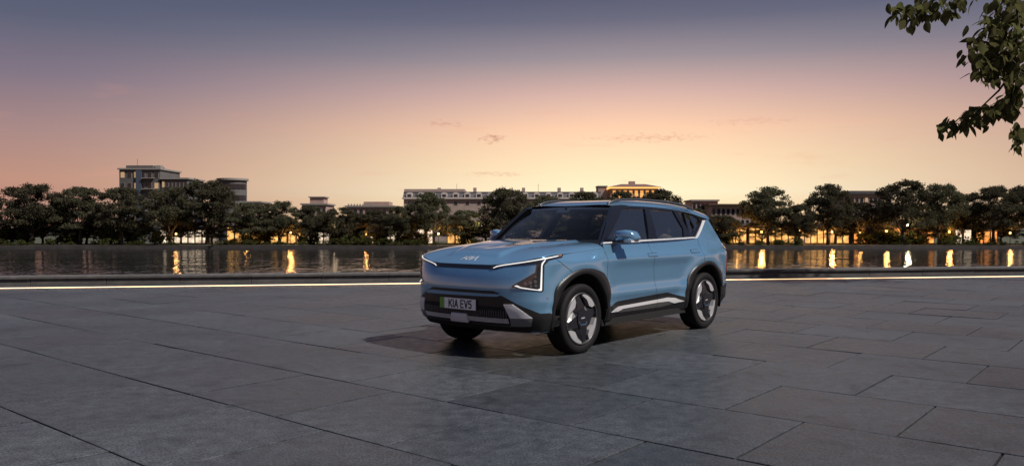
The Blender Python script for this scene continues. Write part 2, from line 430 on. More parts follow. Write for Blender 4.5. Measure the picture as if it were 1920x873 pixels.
def z_top(s):
    x, y = PX(s), PY(s)
    if x > 2.0: return ZT_Y(y)
    if x > .905: return ZT_X(x)
    return ZB_X(x)
def z_bot(s):
    x = PX(s); return .265 + .03 * sstep(1.9, 1.5, x) * sstep(-1.9, -1.5, x) + .05 * sstep(-1.8, -2.3, x)
def s_of_x(x):
    lo, hi = 0.0, SLEN
    for _ in range(50):
        m = (lo + hi) / 2
        if PX(m) > x: lo = m
        else: hi = m
    return lo
# columns with the shut lines of the doors on them
DOOR_F, DOOR_B, DOOR_R = .906, -.13, -1.27
cols = sorted(set([round(v, 5) for v in list(np.linspace(0, s_of_x(1.85), 34)) + list(np.linspace(s_of_x(1.85), s_of_x(DOOR_F), 32)) +
        list(np.linspace(s_of_x(DOOR_F), s_of_x(DOOR_B), 26)) + list(np.linspace(s_of_x(DOOR_B), s_of_x(DOOR_R), 32)) +
        list(np.linspace(s_of_x(DOOR_R), s_of_x(-1.85), 20)) + list(np.linspace(s_of_x(-1.85), SLEN, 30))]))
NROW = 40
def shear(x, z):                                          # the shut line between the doors leans
    w = sstep(1.0, 0.0, abs(x - DOOR_B) / .72); return w * (z - .74) * .21
def shell_col(s, top=None):
    out = []; zt = z_top(s) if top is None else top; zb = z_bot(s)
    for j in range(NROW + 1):
        z = lerp(zb, zt, j / NROW); x = PX(s)
        s2 = s - shear(x, z) if abs(x - DOOR_B) < .75 else s
        out.append(shell_pt(s2, z))
    return out
def shell_mesh(s0, s1, cut=True, gap0=0.0, gap1=0.0, shelf=False):
    ss = [c for c in cols if s0 - 1e-4 <= c <= s1 + 1e-4]
    ss[0] += gap0; ss[-1] -= gap1
    tops = None
    grid = [shell_col(s, ZB_X(PX(s)) if shelf else None) for s in ss]
    V = []
    if shelf:
        for s, c in zip(ss, grid):
            t = c[-1]; yi = gh_y(t.x, t.z) - .03
            for k, (a, dz) in enumerate(((.35, .006), (1.0, .009))): c.append(Vector((t.x, lerp(t.y, yi, a), t.z + dz)))
    for c in grid: V += c
    R = .50
    if cut:
        for v in V:
            if abs(v.y) > .6:
                for wx in (WHEEL_X, -WHEEL_X):
                    r = math.hypot(v.x - wx, v.z - WHEEL_R)
                    if R - .022 < r < R + .016: v.x = wx + (v.x - wx) * R / r; v.z = WHEEL_R + (v.z - WHEEL_R) * R / r
    F = []; n = len(grid[0])
    for i in range(len(ss) - 1):
        for j in range(n - 1):
            q = (i * n + j, (i + 1) * n + j, (i + 1) * n + j + 1, i * n + j + 1)
            c = sum((V[k] for k in q), Vector()) / 4
            if cut and abs(c.y) > .6 and any(math.hypot(c.x - wx, c.z - WHEEL_R) < R - .004 for wx in (WHEEL_X, -WHEEL_X)): continue
            F.append(q)
    used = sorted({k for q in F for k in q}); mp = {k: i for i, k in enumerate(used)}
    return [V[k] for k in used], [tuple(mp[k] for k in q) for q in F]
def _ext():
    grid = []
    for s in cols: grid += shell_col(s, z_top(s) + (.05 if PX(s) > .9 else 0.0))
    n = NROW + 1
    return grid, [(i * n + j, (i + 1) * n + j, (i + 1) * n + j + 1, i * n + j + 1) for i in range(len(cols) - 1) for j in range(NROW)]
_v, _f = _ext()
_vm = _v + [Vector((p.x, -p.y, p.z)) for p in _v]; _fm = _f + [tuple(k + len(_v) for k in q[::-1]) for q in _f]
SHELL = BVHTree.FromPolygons(_vm, _fm)

# greenhouse side, bonnet, windscreen and roof surfaces
GB = pch([(1.2, .815), (.9, .835), (.5, .853), (-.5, .862), (-1.2, .852), (-1.7, .826), (-2.1, .78)])
def gh_y(x, z): t = z - 1.17; return GB(x) - .40 * t - .28 * t * t
WS_X0, WS_X1 = 1.03, .40                                   # windscreen: centre line at the base and at the top
def ws_pt(u, t):                                           # u -1..1 across, t 0..1 up
    yb, yt = .775, .612; y = u * lerp(yb, yt, t)
    x = lerp(WS_X0, WS_X1, t) + .02 * math.sin(math.pi * t) - lerp(.20, .075, t) * abs(u) ** 2.2
    z = lerp(1.158, 1.586, t) + .012 * math.sin(math.pi * t) - lerp(-.008, .010, t) * u * u
    return Vector((x, y, z))
ROOF_C = pch([(.42, 1.584), (.36, 1.603), (.25, 1.629), (.08, 1.652), (-.15, 1.664), (-.45, 1.668), (-1.0, 1.658), (-1.5, 1.625), (-1.85, 1.578), (-2.12, 1.525)])
ROOF_E = pch([(.42, 1.570), (.22, 1.580), (-.2, 1.582), (-.6, 1.572), (-1.0, 1.552), (-1.4, 1.512), (-1.65, 1.470), (-1.9, 1.44), (-2.12, 1.45)])
def roof_ye(x):
    return gh_y(x, ROOF_E(x)) + .012 - .03 * sstep(.0, .42, x)
def roof_pt(x, u):
    ye = roof_ye(x); ze, zc = ROOF_E(x), ROOF_C(x)
    if x > .15: 
        pass
    return Vector((x, u * ye, ze + (zc - ze) * (1 - abs(u) ** 6.0)))
BON_C = pch([(2.20, .93), (2.188, .95), (2.16, .978), (2.11, 1.005), (2.0, 1.04), (1.8, 1.075), (1.5, 1.112), (1.2, 1.147), (.9, 1.170)])
# ------------------------------------------------------------------ car materials
def paint_mat():
    m = mat("car_paint_blue", (.185, .385, .59), rough=.18, metal=.58, coat=1.0, spec=.5, coat_rough=.03)
    nt = m.node_tree; N = nt.nodes; L = nt.links; b = N['Principled BSDF']
    tc = N.new('ShaderNodeTexCoord'); nz = N.new('ShaderNodeTexNoise'); nz.inputs['Scale'].default_value = 900
    L.new(tc.outputs['Object'], nz.inputs['Vector'])
    bp = N.new('ShaderNodeBump'); bp.inputs['Strength'].default_value = .03; bp.inputs['Distance'].default_value = .001
    L.new(nz.outputs[0], bp.inputs['Height']); L.new(bp.outputs[0], b.inputs['Normal'])
    return m
M_PAINT = paint_mat()
M_BLACK = mat("black_plastic_cladding", (.009, .009, .010), rough=.42, noise=.1, nscale=30, bump=.05, bscale=400)
M_GLOSS = mat("gloss_black_trim", (.008, .008, .01), rough=.12, coat=.5)
M_SILVER = mat("satin_silver_trim", (.72, .72, .74), rough=.38, metal=.2)
M_WHITE_TRIM = mat("pale_silver_trim", (.74, .74, .75), rough=.3, metal=.35)
M_BLADE = mat("machined_wheel_blade", (.36, .36, .37), rough=.45, metal=.1)
M_DARKMETAL = mat("dark_metal_trim", (.10, .10, .105), rough=.35, metal=.6)
M_TYRE = mat("tyre_rubber", (.0065, .0065, .007), rough=.7, spec=.25, noise=.15, nscale=25, bump=.2, bscale=150)
M_INT = mat("dark_interior_fabric", (.035, .034, .033), rough=.8, noise=.2, nscale=30)
M_INTL = mat("headliner_cloth", (.34, .33, .31), rough=.9, noise=.1, nscale=40)
M_SEAT2 = mat("grey_rear_upholstery", (.30, .29, .28), rough=.8, noise=.1, nscale=30)
M_UNDER = mat("underbody_black", (.006, .006, .006), rough=.9)
M_DRL = mat("lit_white_led", (.5, .5, .5), rough=.3, emit=(1, .98, .96), estr=.68)
M_LENS = mat("headlamp_lens", (.02, .02, .022), rough=.05, coat=1.0)
M_CHROMEDOT = mat("headlamp_reflector", (.22, .22, .24), rough=.25, metal=.8)
M_PLATE = mat("number_plate_white", (.88, .88, .86), rough=.4)
M_GREEN = mat("number_plate_green", (.16, .38, .05), rough=.4)
M_INK = mat("number_plate_ink", (.006, .006, .006), rough=.4)
M_RED = mat("tail_lamp_red", (.25, .01, .01), rough=.1, coat=1)
M_RADAR = mat("radar_cover_grey", (.72, .72, .78), rough=.35)
M_BLUEBLK = mat("gloss_black_wheel_face", (.010, .011, .015), rough=.34, coat=.15)
def glass_mat(name, tint, refl):
    m = bpy.data.materials.new(name); m.use_nodes = True; nt = m.node_tree; N = nt.nodes; L = nt.links
    for n in list(N): N.remove(n)
    out = N.new('ShaderNodeOutputMaterial'); tr = N.new('ShaderNodeBsdfTransparent'); tr.inputs[0].default_value = (*tint, 1)
    gl = N.new('ShaderNodeBsdfGlossy'); gl.inputs[0].default_value = (1.0, .94, .84, 1); gl.inputs['Roughness'].default_value = .02
    lw = N.new('ShaderNodeLayerWeight'); lw.inputs[0].default_value = .5; fr = N.new('ShaderNodeMath'); fr.operation = 'POWER'; fr.inputs[1].default_value = 4.0
    L.new(lw.outputs['Facing'], fr.inputs[0])
    ad = N.new('ShaderNodeMath'); ad.operation = 'ADD'; ad.inputs[1].default_value = refl; ad.use_clamp = True
    mx = N.new('ShaderNodeMixShader')
    L.new(fr.outputs[0], ad.inputs[0]); L.new(ad.outputs[0], mx.inputs[0]); L.new(tr.outputs[0], mx.inputs[1]); L.new(gl.outputs[0], mx.inputs[2])
    L.new(mx.outputs[0], out.inputs[0]); return m
M_GLASS = glass_mat("tinted_side_glass", (.88, .86, .83), .30)
M_PRIV = glass_mat("privacy_glass", (.66, .62, .56), .30)
M_WIND = glass_mat("windscreen_glass", (.95, .95, .93), .04)

car = empty("parked_car", (0.94924, 9.93434, 0), math.radians(90) - 3.860114)
tag(car, "blue compact electric SUV with lit white daytime lamps parked on the stone paving", "car")

def mirror_y(V, F): return [(v[0], -v[1], v[2]) for v in V], [tuple(q[::-1]) for q in F]
def both(name, V, F, material, smooth=True, parent=None):
    a = obj(name, mesh(name, V, F, smooth), material, parent or car)
    V2, F2 = mirror_y(V, F); b = obj(name, mesh(name, V2, F2, smooth), material, parent or car)
    return a, b

# mappings: two flat coordinates -> (point, normal) on a surface of the car
def m_side(x, z):
    h = SHELL.ray_cast(Vector((x, 2, z)), Vector((0, -1, 0)))
    if h[0] is None: h = SHELL.find_nearest(Vector((x, .92, z)))
    n = h[1]; return h[0], (n if n.y > 0 else -n)
def m_front(y, z):
    h = SHELL.ray_cast(Vector((3.5, y + .0007, z)), Vector((-1, 0, 0)))
    if h[0] is None or h[0].x < 0: h = SHELL.find_nearest(Vector((2.2, y, z)))
    n = h[1]; return h[0], (n if n.x > 0 else -n)
R2 = math.sqrt(.5)
def m_diag(u, z):
    o = Vector((-R2 * u + 3 * R2, R2 * u + 3 * R2, z))
    h = SHELL.ray_cast(o, Vector((-R2, -R2, 0)))
    if h[0] is None: h = SHELL.find_nearest(Vector((-R2 * u + 1.6 * R2, R2 * u + 1.6 * R2, z)))
    n = h[1]; return h[0], (n if n.x + n.y > 0 else -n)
def m_gh(x, z):
    p = Vector((x, gh_y(x, z), z)); e = .01
    a = Vector((x + e, gh_y(x + e, z), z)) - p; b = Vector((x, gh_y(x, z + e), z + e)) - p
    return p, b.cross(a).normalized()
def m_rear(y, z):
    h = SHELL.ray_cast(Vector((-3.5, y + .0007, z)), Vector((1, 0, 0)))
    if h[0] is None or h[0].x > 0: h = SHELL.find_nearest(Vector((-2.3, y, z)))
    n = h[1]; return h[0], (n if n.x < 0 else -n)

from mathutils.geometry import tessellate_polygon
def patch(polys, mp, up=.006, down=.01, maxlen=.05):
    """a thin solid plate that follows a surface; polys[0] is the outline, the others are openings"""
    pv = [[Vector((a, b, 0)) for a, b in pl] for pl in polys]
    flat = [v for pl in pv for v in pl]; tris = tessellate_polygon(pv)
    bm = bmesh.new(); bv = [bm.verts.new(v) for v in flat]
    for t in tris:
        try: bm.faces.new([bv[i] for i in t])
        except ValueError: pass
    for _ in range(7):
        es = [e for e in bm.edges if e.calc_length() > maxlen]
        if not es: break
        bmesh.ops.subdivide_edges(bm, edges=es, cuts=1); bmesh.ops.triangulate(bm, faces=bm.faces)
        bmesh.ops.beautify_fill(bm, faces=bm.faces, edges=[e for e in bm.edges if not e.is_boundary])
    bmesh.ops.recalc_face_normals(bm, faces=bm.faces)
    bm.verts.ensure_lookup_table(); bm.verts.index_update()
    pts = [mp(v.co.x, v.co.y) for v in bm.verts]; n = len(pts)
    T = [tuple(p + q * up) for p, q in pts]; B = [tuple(p - q * down) for p, q in pts]
    V = T + B; F = []
    for f in bm.faces:
        ids = [v.index for v in f.verts]
        a, b, c = (Vector(T[i]) for i in ids[:3]); nn = (b - a).cross(c - a)
        if nn.dot(pts[ids[0]][1]) < 0: ids = ids[::-1]
        F.append(tuple(ids)); F.append(tuple(i + n for i in ids[::-1]))
    for e in bm.edges:
        if e.is_boundary:
            a, b = e.verts[0].index, e.verts[1].index
            q = len(V); V += [T[a], T[b], B[b], B[a]]; F.append((q, q + 1, q + 2, q + 3))
    bm.free(); return V, F
def ribbon(pts, w):                                          # outline of a strip around a line
    L_, R_ = [], []
    for i, p in enumerate(pts):
        a = Vector(pts[max(i - 1, 0)]); b = Vector(pts[min(i + 1, len(pts) - 1)]); d = (b - a).normalized()
        ww = w[i] if isinstance(w, (list, tuple)) else w
        L_.append((p[0] - d.y * ww / 2, p[1] + d.x * ww / 2)); R_.append((p[0] + d.y * ww / 2, p[1] - d.x * ww / 2))
    return L_ + R_[::-1]
def sym(name, polys, mp, material, up=.006, down=.01, maxlen=.05, parents=None, smooth=True):
    V, F = patch(polys, mp, up, down, maxlen)
    a = obj(name, mesh(name, V, F, smooth), material, parents[0] if parents else car)
    V2, F2 = mirror_y(V, F); b = obj(name, mesh(name, V2, F2, smooth), material, parents[1] if parents else car)
    return a, b
def one(name, polys, mp, material, up=.006, down=.01, maxlen=.05, parent=None, smooth=True):
    V, F = patch(polys, mp, up, down, maxlen); return obj(name, mesh(name, V, F, smooth), material, parent or car)

# ------------------------------------------------------------------ painted panels
g = .0028
def weld(me):
    bm = bmesh.new(); bm.from_mesh(me); bmesh.ops.remove_doubles(bm, verts=bm.verts, dist=.0008)
    bmesh.ops.recalc_face_normals(bm, faces=bm.faces); bm.to_mesh(me); bm.free(); me.shade_smooth(); return me
s_df, s_db, s_dr = (min(cols, key=lambda c: abs(c - s_of_x(x))) for x in (DOOR_F, DOOR_B, DOOR_R))
s_fb = min(cols, key=lambda c: abs(c - s_of_x(1.86)))
V, F = shell_mesh(0, s_df, gap1=g)
V2, F2 = mirror_y(V, F); n = len(V)
front_panel = obj("front_body", weld(mesh("front_body", [tuple(v) for v in V] + V2, F + [tuple(i + n for i in q) for q in F2], True)), M_PAINT, car)
fdoor = both("front_door", *shell_mesh(s_df, s_db, gap0=g, gap1=g, shelf=True), M_PAINT)
rdoor = both("rear_door", *shell_mesh(s_db, s_dr, gap0=g, gap1=g, shelf=True), M_PAINT)
V, F = shell_mesh(s_dr, SLEN, gap0=g, shelf=True)
V2, F2 = mirror_y(V, F); n = len(V)
rear_body = obj("rear_body", weld(mesh("rear_body", [tuple(v) for v in V] + V2, F + [tuple(i + n for i in q) for q in F2], True)), M_PAINT, car)

# bonnet: from its shut line inwards to a spine
def bonnet():
    S1 = s_df; ns, na = 64, 26; V = []; F = []
    for i in range(ns + 1):
        s = S1 * i / ns; x = PX(s); y = PY(s)
        dz = (.040 if y < .42 else lerp(.040, .020, sstep(.42, .60, y))) if x > 2.0 else lerp(.005, .020, sstep(1.4, 2.0, x))
        e = shell_pt(s, z_top(s) + dz); q = s / S1
        sx = lerp(1.74, 1.02, q ** 1.15); zc = BON_C(sx)
        for j in range(na + 1):
            a = (j / na) ** 1.35
            px, py = lerp(e.x, sx, a), lerp(e.y, 0, a)
            nose = sstep(.92, .30, q); p = lerp(11.0, 2.6, nose ** .6)
            z = e.z + (zc - e.z) * (1 - (1 - a) ** p)
            yc = lerp(.55, .36, sstep(1.0, 2.05, px))
            z += .024 * sstep(yc + .022, yc - .022, abs(py)) * sstep(2.09, 2.02, px)
            V.append((px, py, z))
    m = na + 1
    for i in range(ns):
        for j in range(na): F.append((i * m + j, i * m + j + 1, (i + 1) * m + j + 1, (i + 1) * m + j))
    # rolled lip along the outer edge
    b = len(V)
    for i in range(ns + 1):
        p = V[i * m]; V.append((p[0] - .02, p[1] * .985, p[2] - .012))
    for i in range(ns): F.append((i * m, (i + 1) * m, b + i + 1, b + i))
    V2, F2 = mirror_y(V, F); n = len(V)
    me = mesh("bonnet", V + V2, F + [tuple(k + n for k in q) for q in F2], True)
    bm = bmesh.new(); bm.from_mesh(me); bmesh.ops.remove_doubles(bm, verts=bm.verts, dist=.0008); bmesh.ops.recalc_face_normals(bm, faces=bm.faces); bm.to_mesh(me); bm.free()
    me.shade_smooth(); return obj("bonnet", me, M_PAINT, car)
bon = bonnet()

# windscreen with black border, cowl below it
def grid_mesh(name, fn, nu, nv, smooth=True):
    V = [tuple(fn(i / nu, j / nv)) for i in range(nu + 1) for j in range(nv + 1)]
    F = [(i * (nv + 1) + j, (i + 1) * (nv + 1) + j, (i + 1) * (nv + 1) + j + 1, i * (nv + 1) + j + 1) for i in range(nu) for j in range(nv)]
    return mesh(name, V, F, smooth)
wind = obj("windscreen", grid_mesh("windscreen", lambda u, t: ws_pt(u * 2 - 1, t), 28, 14), M_WIND, car)
def m_ws(u, t):
    p = ws_pt(u, t); e = .01; a = ws_pt(u + e, t) - p; b = ws_pt(u, t + e) - p; return p, a.cross(b).normalized()
one("frit_band", [[(-.999, .002), (.999, .002), (.999, .998), (-.999, .998)],
                  [(-.965, .05), (.965, .05), (.95, .90), (.16, .895), (.14, .80), (-.14, .80), (-.16, .895), (-.95, .90)]], m_ws, M_GLOSS, up=-.004, down=.008, maxlen=.08, parent=wind)
obj("cowl", grid_mesh("cowl", lambda u, t: ws_pt(u * 2 - 1, .03) + Vector((lerp(-.02, .08, t), (u * 2 - 1) * lerp(0, .05, t), lerp(-.004, -.055, t))), 24, 4), M_BLACK, car)
for a in (.55, -.12):                                    # parked wipers
    MB().tube([ws_pt(a, .05) + Vector((.03, 0, .012)), ws_pt(a - .3, .055) + Vector((.03, 0, .014)), ws_pt(a - .62, .075) + Vector((.03, 0, .014))], .008, 6).build("wiper", M_GLOSS, car)

# roof
def roof_fn(u, t):
    w = u * 2 - 1; xf = WS_X1 + .012 - .075 * abs(w) ** 2.2; xr = -2.12 + .17 * w * w
    return roof_pt(lerp(xf, xr, t), w)
roof = obj("roof", grid_mesh("roof", roof_fn, 40, 40), M_PAINT, car)
def head_fn(u, t):
    p = roof_fn(.5 + (u - .5) * .96, .01 + t * .97); return p + Vector((0, 0, -.03))
obj("headliner", grid_mesh("headliner", head_fn, 16, 16), M_INTL, car)
def lip_fn(u, t):                                           # spoiler underside
    p = roof_fn(u, 1.0); return p + Vector((lerp(0, .17, t), 0, -.035 * min(t * 6, 1) - .01 * t))
obj("spoiler_lip", grid_mesh("spoiler_lip", lip_fn, 24, 4), M_BLACK, roof)
for sgn in (1, -1):
    pts = []
    for x, dz in ((.33, -.012), (.29, .008), (.20, .022), (.05, .030), (-.4, .032), (-.9, .032), (-1.3, .030), (-1.5, .022), (-1.62, .008), (-1.68, -.012)):
        y = .82 * roof_ye(x); u = .82; pts.append((x, sgn * y, roof_pt(x, u).z + dz))
    MB().tube(pts, [.014, .017, .017, .016, .016, .016, .016, .017, .017, .014], 8).build("roof_rail", M_DARKMETAL, car, True)

# side windows: gloss black frame with three openings, panes, bright waist line
DLO = [(.865, 1.152), (.872, 1.170), (.43, 1.578), (.21, 1.592), (-.44, 1.586), (-1.02, 1.572), (-1.36, 1.548), (-1.60, 1.478), (-1.655, 1.42), (-1.62, 1.395), (-1.215, 1.197),
       (-.5, 1.184), (0, 1.172)]
W_F = [(.222, 1.548), (-.262, 1.550), (-.058, 1.186), (.79, 1.168), (.815, 1.178)]
W_R = [(-.366, 1.549), (-.955, 1.534), (-.995, 1.31), (-.925, 1.203), (-.255, 1.19)]
W_Q = [(-1.055, 1.527), (-1.24, 1.528), (-1.40, 1.512), (-1.57, 1.445), (-1.578, 1.402), (-1.19, 1.212), (-1.12, 1.214)]
frames = sym("window_frame", [DLO, W_F, W_R, W_Q], m_gh, M_GLOSS, up=.004, down=.035, maxlen=.12)
def grow(pl, k):
    cx = sum(p[0] for p in pl) / len(pl); cz = sum(p[1] for p in pl) / len(pl)
    return [(cx + (a - cx) * k, cz + (b - cz) * k) for a, b in pl]
for pl, mm, nm in ((W_F, M_GLASS, "front_side_window"), (W_R, M_PRIV, "rear_side_window"), (W_Q, M_PRIV, "quarter_window")):
    bmv = grow(pl, 1.02)
    pv = [[Vector((a, b, 0)) for a, b in bmv]]; tr = tessellate_polygon(pv)
    Vp = [m_gh(a, b)[0] - m_gh(a, b)[1] * .008 for a, b in bmv]
    Fp = []
    for t in tr:
        q = list(t); nn = (Vp[q[1]] - Vp[q[0]]).cross(Vp[q[2]] - Vp[q[0]])
        Fp.append(tuple(q if nn.y > 0 else q[::-1]))
    both(nm, Vp, Fp, mm, False)
sym("waist_trim", [ribbon([(.90, 1.149), (0, 1.168), (-.6, 1.178), (-1.19, 1.189)], .016)], m_gh, M_WHITE_TRIM, up=.016, down=.02)
sym("pillar_trim", [[(-1.665, 1.418), (-1.755, 1.418), (-1.34, 1.212), (-1.255, 1.180), (-1.17, 1.180), (-1.235, 1.196)]], m_gh, M_WHITE_TRIM, up=.010, down=.02)
sym("pillar_blackout", [[(-1.585, 1.484), (-1.66, 1.462), (-1.93, 1.462), (-1.80, 1.415), (-1.66, 1.415), (-1.60, 1.46)]], m_gh, M_GLOSS, up=.003, down=.03)
sym("rear_pillar", [[(-1.752, 1.420), (-1.88, 1.440), (-1.93, 1.30), (-2.01, 1.16), (-2.05, 1.09), (-1.60, 1.12), (-1.26, 1.178), (-1.34, 1.210)]], m_gh, M_PAINT, up=.004, down=.02)

# tailgate and the rear of the car
def tg_fn(u, t):
    w = u * 2 - 1
    xs, ys, zs = (pch(k) for k in ([(0, -2.13), (.3, -2.00), (1, -1.90)], [(0, .815), (.3, .765), (1, .645)], [(0, 1.085), (.3, 1.2), (1, 1.475)]))
    z = zs(t); y = w * ys(t); x = xs(t) - lerp(.17, .13, t) * (1 - abs(w) ** 2.4)
    return Vector((x, y, z + .02 * t * (1 - w * w)))
tail = obj("tailgate", grid_mesh("tailgate", tg_fn, 30, 16), M_PAINT, car)
rw = grid_mesh("rear_window", lambda u, t: tg_fn(lerp(.06, .94, u), lerp(.30, .95, t)) + Vector((-.006, 0, .003)), 20, 8); obj("rear_window", rw, M_GLOSS, tail)
sym("tail_lamp", [[(.88, 1.06), (.74, 1.075), (.70, 1.02), (.81, .98), (.82, .70), (.87, .72)]], lambda y, z: m_rear(y - .02, z), M_RED, up=.012, down=.02)
one("rear_bumper_cladding", [[(-.86, .53), (-.6, .60), (.6, .60), (.86, .53), (.84, .36), (-.84, .36)]], m_rear, M_BLACK, up=.012, down=.02)
sym("rear_bumper_side", [[(-1.80, .52), (-2.08, .56), (-2.12, .50), (-2.03, .40), (-1.86, .33), (-1.80, .36)]], m_side, M_BLACK, up=.012, down=.02)
one("rear_number_plate", [[(-.26, .83), (.26, .83), (.26, .72), (-.26, .72)]], m_rear, M_PLATE, up=.02, down=.01)

# ------------------------------------------------------------------ front: nose bar, lamps, lower mask
one("nose_bar", [[(-.52, .925), (-.45, .899), (.45, .899), (.52, .925), (.56, .952), (.44, .944), (-.44, .944), (-.56, .952)]], m_front, M_GLOSS, up=.001, down=.03)
HL_OUT = [(-1.30, .898), (-1.24, .905), (-1.14, .930), (-.845, .962), (-.842, .945), (-.853, .882), (-1.087, .744), (-1.084, .729), (-.789, .683), (-.770, .694),
          (-.764, .951), (-.715, .992), (-.565, 1.018), (-.545, 1.052), (-.80, 1.018), (-1.00, .985), (-1.16, .956), (-1.27, .946)]
lamps = sym("headlamp", [HL_OUT], m_diag, M_LENS, up=.005, down=.02, maxlen=.03)
sym("daytime_light_strip", [ribbon([(-1.262, .912), (-1.225, .930), (-1.16, .945), (-.92, .985), (-.612, 1.034)], [.005, .009, .0095, .009, .007])], m_diag, M_DRL, up=.010, down=.002, parents=lamps)
sym("daytime_light_post", [[(-.750, .998), (-.760, .998), (-.792, .970), (-.798, .945), (-.809, .718), (-.835, .708), (-1.00, .733), (-1.036, .752), (-1.064, .743), (-1.0, .722), (-.800, .695), (-.792, .70), (-.786, .945), (-.778, .965)]], m_diag, M_DRL, up=.010, down=.002, maxlen=.03, parents=lamps)
for (u, z, r) in ((-.955, .768, .017), (-.905, .778, .019), (-.858, .79, .019), (-.852, .748, .017), (-.90, .742, .014), (-.856, .836, .013)):
    sym("lamp_reflector", [[(u + r * math.cos(k * math.pi / 4), z + r * math.sin(k * math.pi / 4)) for k in range(8)]], m_diag, M_CHROMEDOT, up=.008, down=.0, parents=lamps)
sym("indicator_tip", [ribbon([(-.608, 1.036), (-.572, 1.040)], [.016, .014])], m_diag, mat("amber_lens", (.30, .13, .05), rough=.15, coat=.8), up=.009, down=.002, parents=lamps)
mask = one("lower_mask", [[(-.92, .43), (-.86, .466), (-.80, .51), (-.60, .618), (-.52, .652), (-.44, .676), (.44, .676), (.52, .652), (.60, .618), (.80, .51), (.86, .466), (.92, .43), (.90, .29), (.80, .262), (-.80, .262), (-.90, .29)]],
           m_front, M_BLACK, up=.004, down=.02, maxlen=.04)
sym("bumper_corner", [[(2.03, .467), (1.90, .469), (1.83, .44), (1.82, .262), (1.98, .262), (2.10, .30)]], m_side, M_BLACK, up=.005, down=.02)
one("intake_slot", [[(-.50, .66), (-.42, .688), (.45, .688), (.53, .662), (.46, .657), (-.43, .656)]], m_front, M_GLOSS, up=.005, down=.02)
one("bumper_strip", [[(-.54, .634), (-.46, .656), (.48, .656), (.535, .645), (.50, .632), (-.50, .618)]], m_front, M_PAINT, up=.020, down=.01)
# lower grille: deep black band with upright fins, ribbed silver lip below
one("lower_grille", [[(-.60, .525), (-.50, .53), (.55, .53), (.63, .415), (.60, .345), (-.66, .345), (-.66, .42)]], m_front, M_UNDER, up=.006, down=.02)
mb = MB()
for i in range(44):
    y = -.60 + 1.19 * i / 43
    if abs(y) < .27 and False: continue
    p, nrm = m_front(y, .47); q, _ = m_front(y, .425)
    w = .006; mb.add([(p.x + .012, p.y - w, .525), (p.x + .012, p.y + w, .525), (q.x + .022, q.y + w, .422), (q.x + .022, q.y - w, .422),
                      (p.x - .01, p.y - w, .525), (p.x - .01, p.y + w, .525), (q.x - .01, q.y + w, .422), (q.x - .01, q.y - w, .422)],
                     [(0, 1, 2, 3), (4, 7, 6, 5), (0, 4, 5, 1), (1, 5, 6, 2), (2, 6, 7, 3), (3, 7, 4, 0)])
mb.build("grille_fins", M_DARKMETAL, car)["kind"] = "stuff"
mb = MB()
for i in range(68):
    y = -.66 + 1.25 * i / 67
    if -.17 < y < .09: continue
    p, _ = m_front(y, .412); q, _ = m_front(y, .365); w = .0055
    mb.add([(p.x + .014, p.y - w, .412), (p.x + .014, p.y + w, .412), (q.x + .016, q.y + w, .362), (q.x + .016, q.y - w, .362),
            (p.x - .01, p.y - w, .412), (p.x - .01, p.y + w, .412), (q.x - .01, q.y + w, .362), (q.x - .01, q.y - w, .362)],
           [(0, 1, 2, 3), (4, 7, 6, 5), (0, 4, 5, 1), (1, 5, 6, 2), (2, 6, 7, 3), (3, 7, 4, 0)])
mb.build("lip_ribs", M_SILVER, car)["kind"] = "stuff"
one("skid_lip", [[(-.74, .352), (.60, .352), (.62, .336), (-.72, .336)]], m_front, M_DARKMETAL, up=.014, down=.02)
sym("skid_upper", [[(-1.165, .556), (-1.078, .560), (-.884, .424), (-1.10, .424)]], m_diag, M_SILVER, up=.018, down=.01, maxlen=.04)
sym("skid_lower", [[(-1.10, .421), (-.884, .421), (-.893, .346), (-1.085, .344)]], m_diag, mat("grey_skid_metal", (.20, .20, .21), rough=.4, metal=.5), up=.018, down=.01, maxlen=.04)
one("chin", [[(-.80, .336), (.80, .336), (.74, .268), (-.74, .268)]], m_front, M_UNDER, up=.006, down=.03)
one("radar_cover", [[(-.118, .440), (.095, .440), (.10, .432), (.088, .360), (.08, .354), (-.165, .354), (-.172, .362), (-.128, .432)]], m_front, M_RADAR, up=.028, down=.0)
sym("parking_sensor", [[(1.925 + .011 * math.cos(k * math.pi / 4), .622 + .011 * math.sin(k * math.pi / 4)) for k in range(8)]], m_side, M_PAINT, up=.004, down=.0)
sym("fender_seam", [ribbon([(1.80, 1.0), (1.62, .888), (1.592, .868)], .005)], m_side, M_UNDER, up=.0012, down=.001)

# number plate with raised writing
plate = empty("number_plate", (2.292, -.012, .534)); plate.parent = car; plate.rotation_euler = (0, 0, 0)
MB().box((-.006, -.26, -.0555), (.0, .26, .0555)).build("plate_board", M_PLATE, plate)
MB().box((-.006, -.262, -.0557), (.0012, -.196, .0557)).build("plate_band", M_GREEN, plate)
GL = {'K': [[(0, 0), (0, 1)], [(0, .42), (.62, 1)], [(.2, .6), (.66, 0)]], 'I': [[(.1, 0), (.1, 1)]], 'A': [[(0, 0), (.32, 1)], [(.32, 1), (.64, 0)], [(.12, .3), (.52, .3)]],
      'E': [[(0, 0), (0, 1)], [(0, 1), (.55, 1)], [(0, .52), (.48, .52)], [(0, 0), (.55, 0)]], 'V': [[(0, 1), (.32, 0)], [(.32, 0), (.64, 1)]],
      '5': [[(.55, 1), (.06, 1)], [(.06, 1), (.03, .56)], [(.03, .56), (.36, .62)], [(.36, .62), (.56, .42)], [(.56, .42), (.52, .14)], [(.52, .14), (.3, 0)], [(.3, 0), (0, .1)]]}
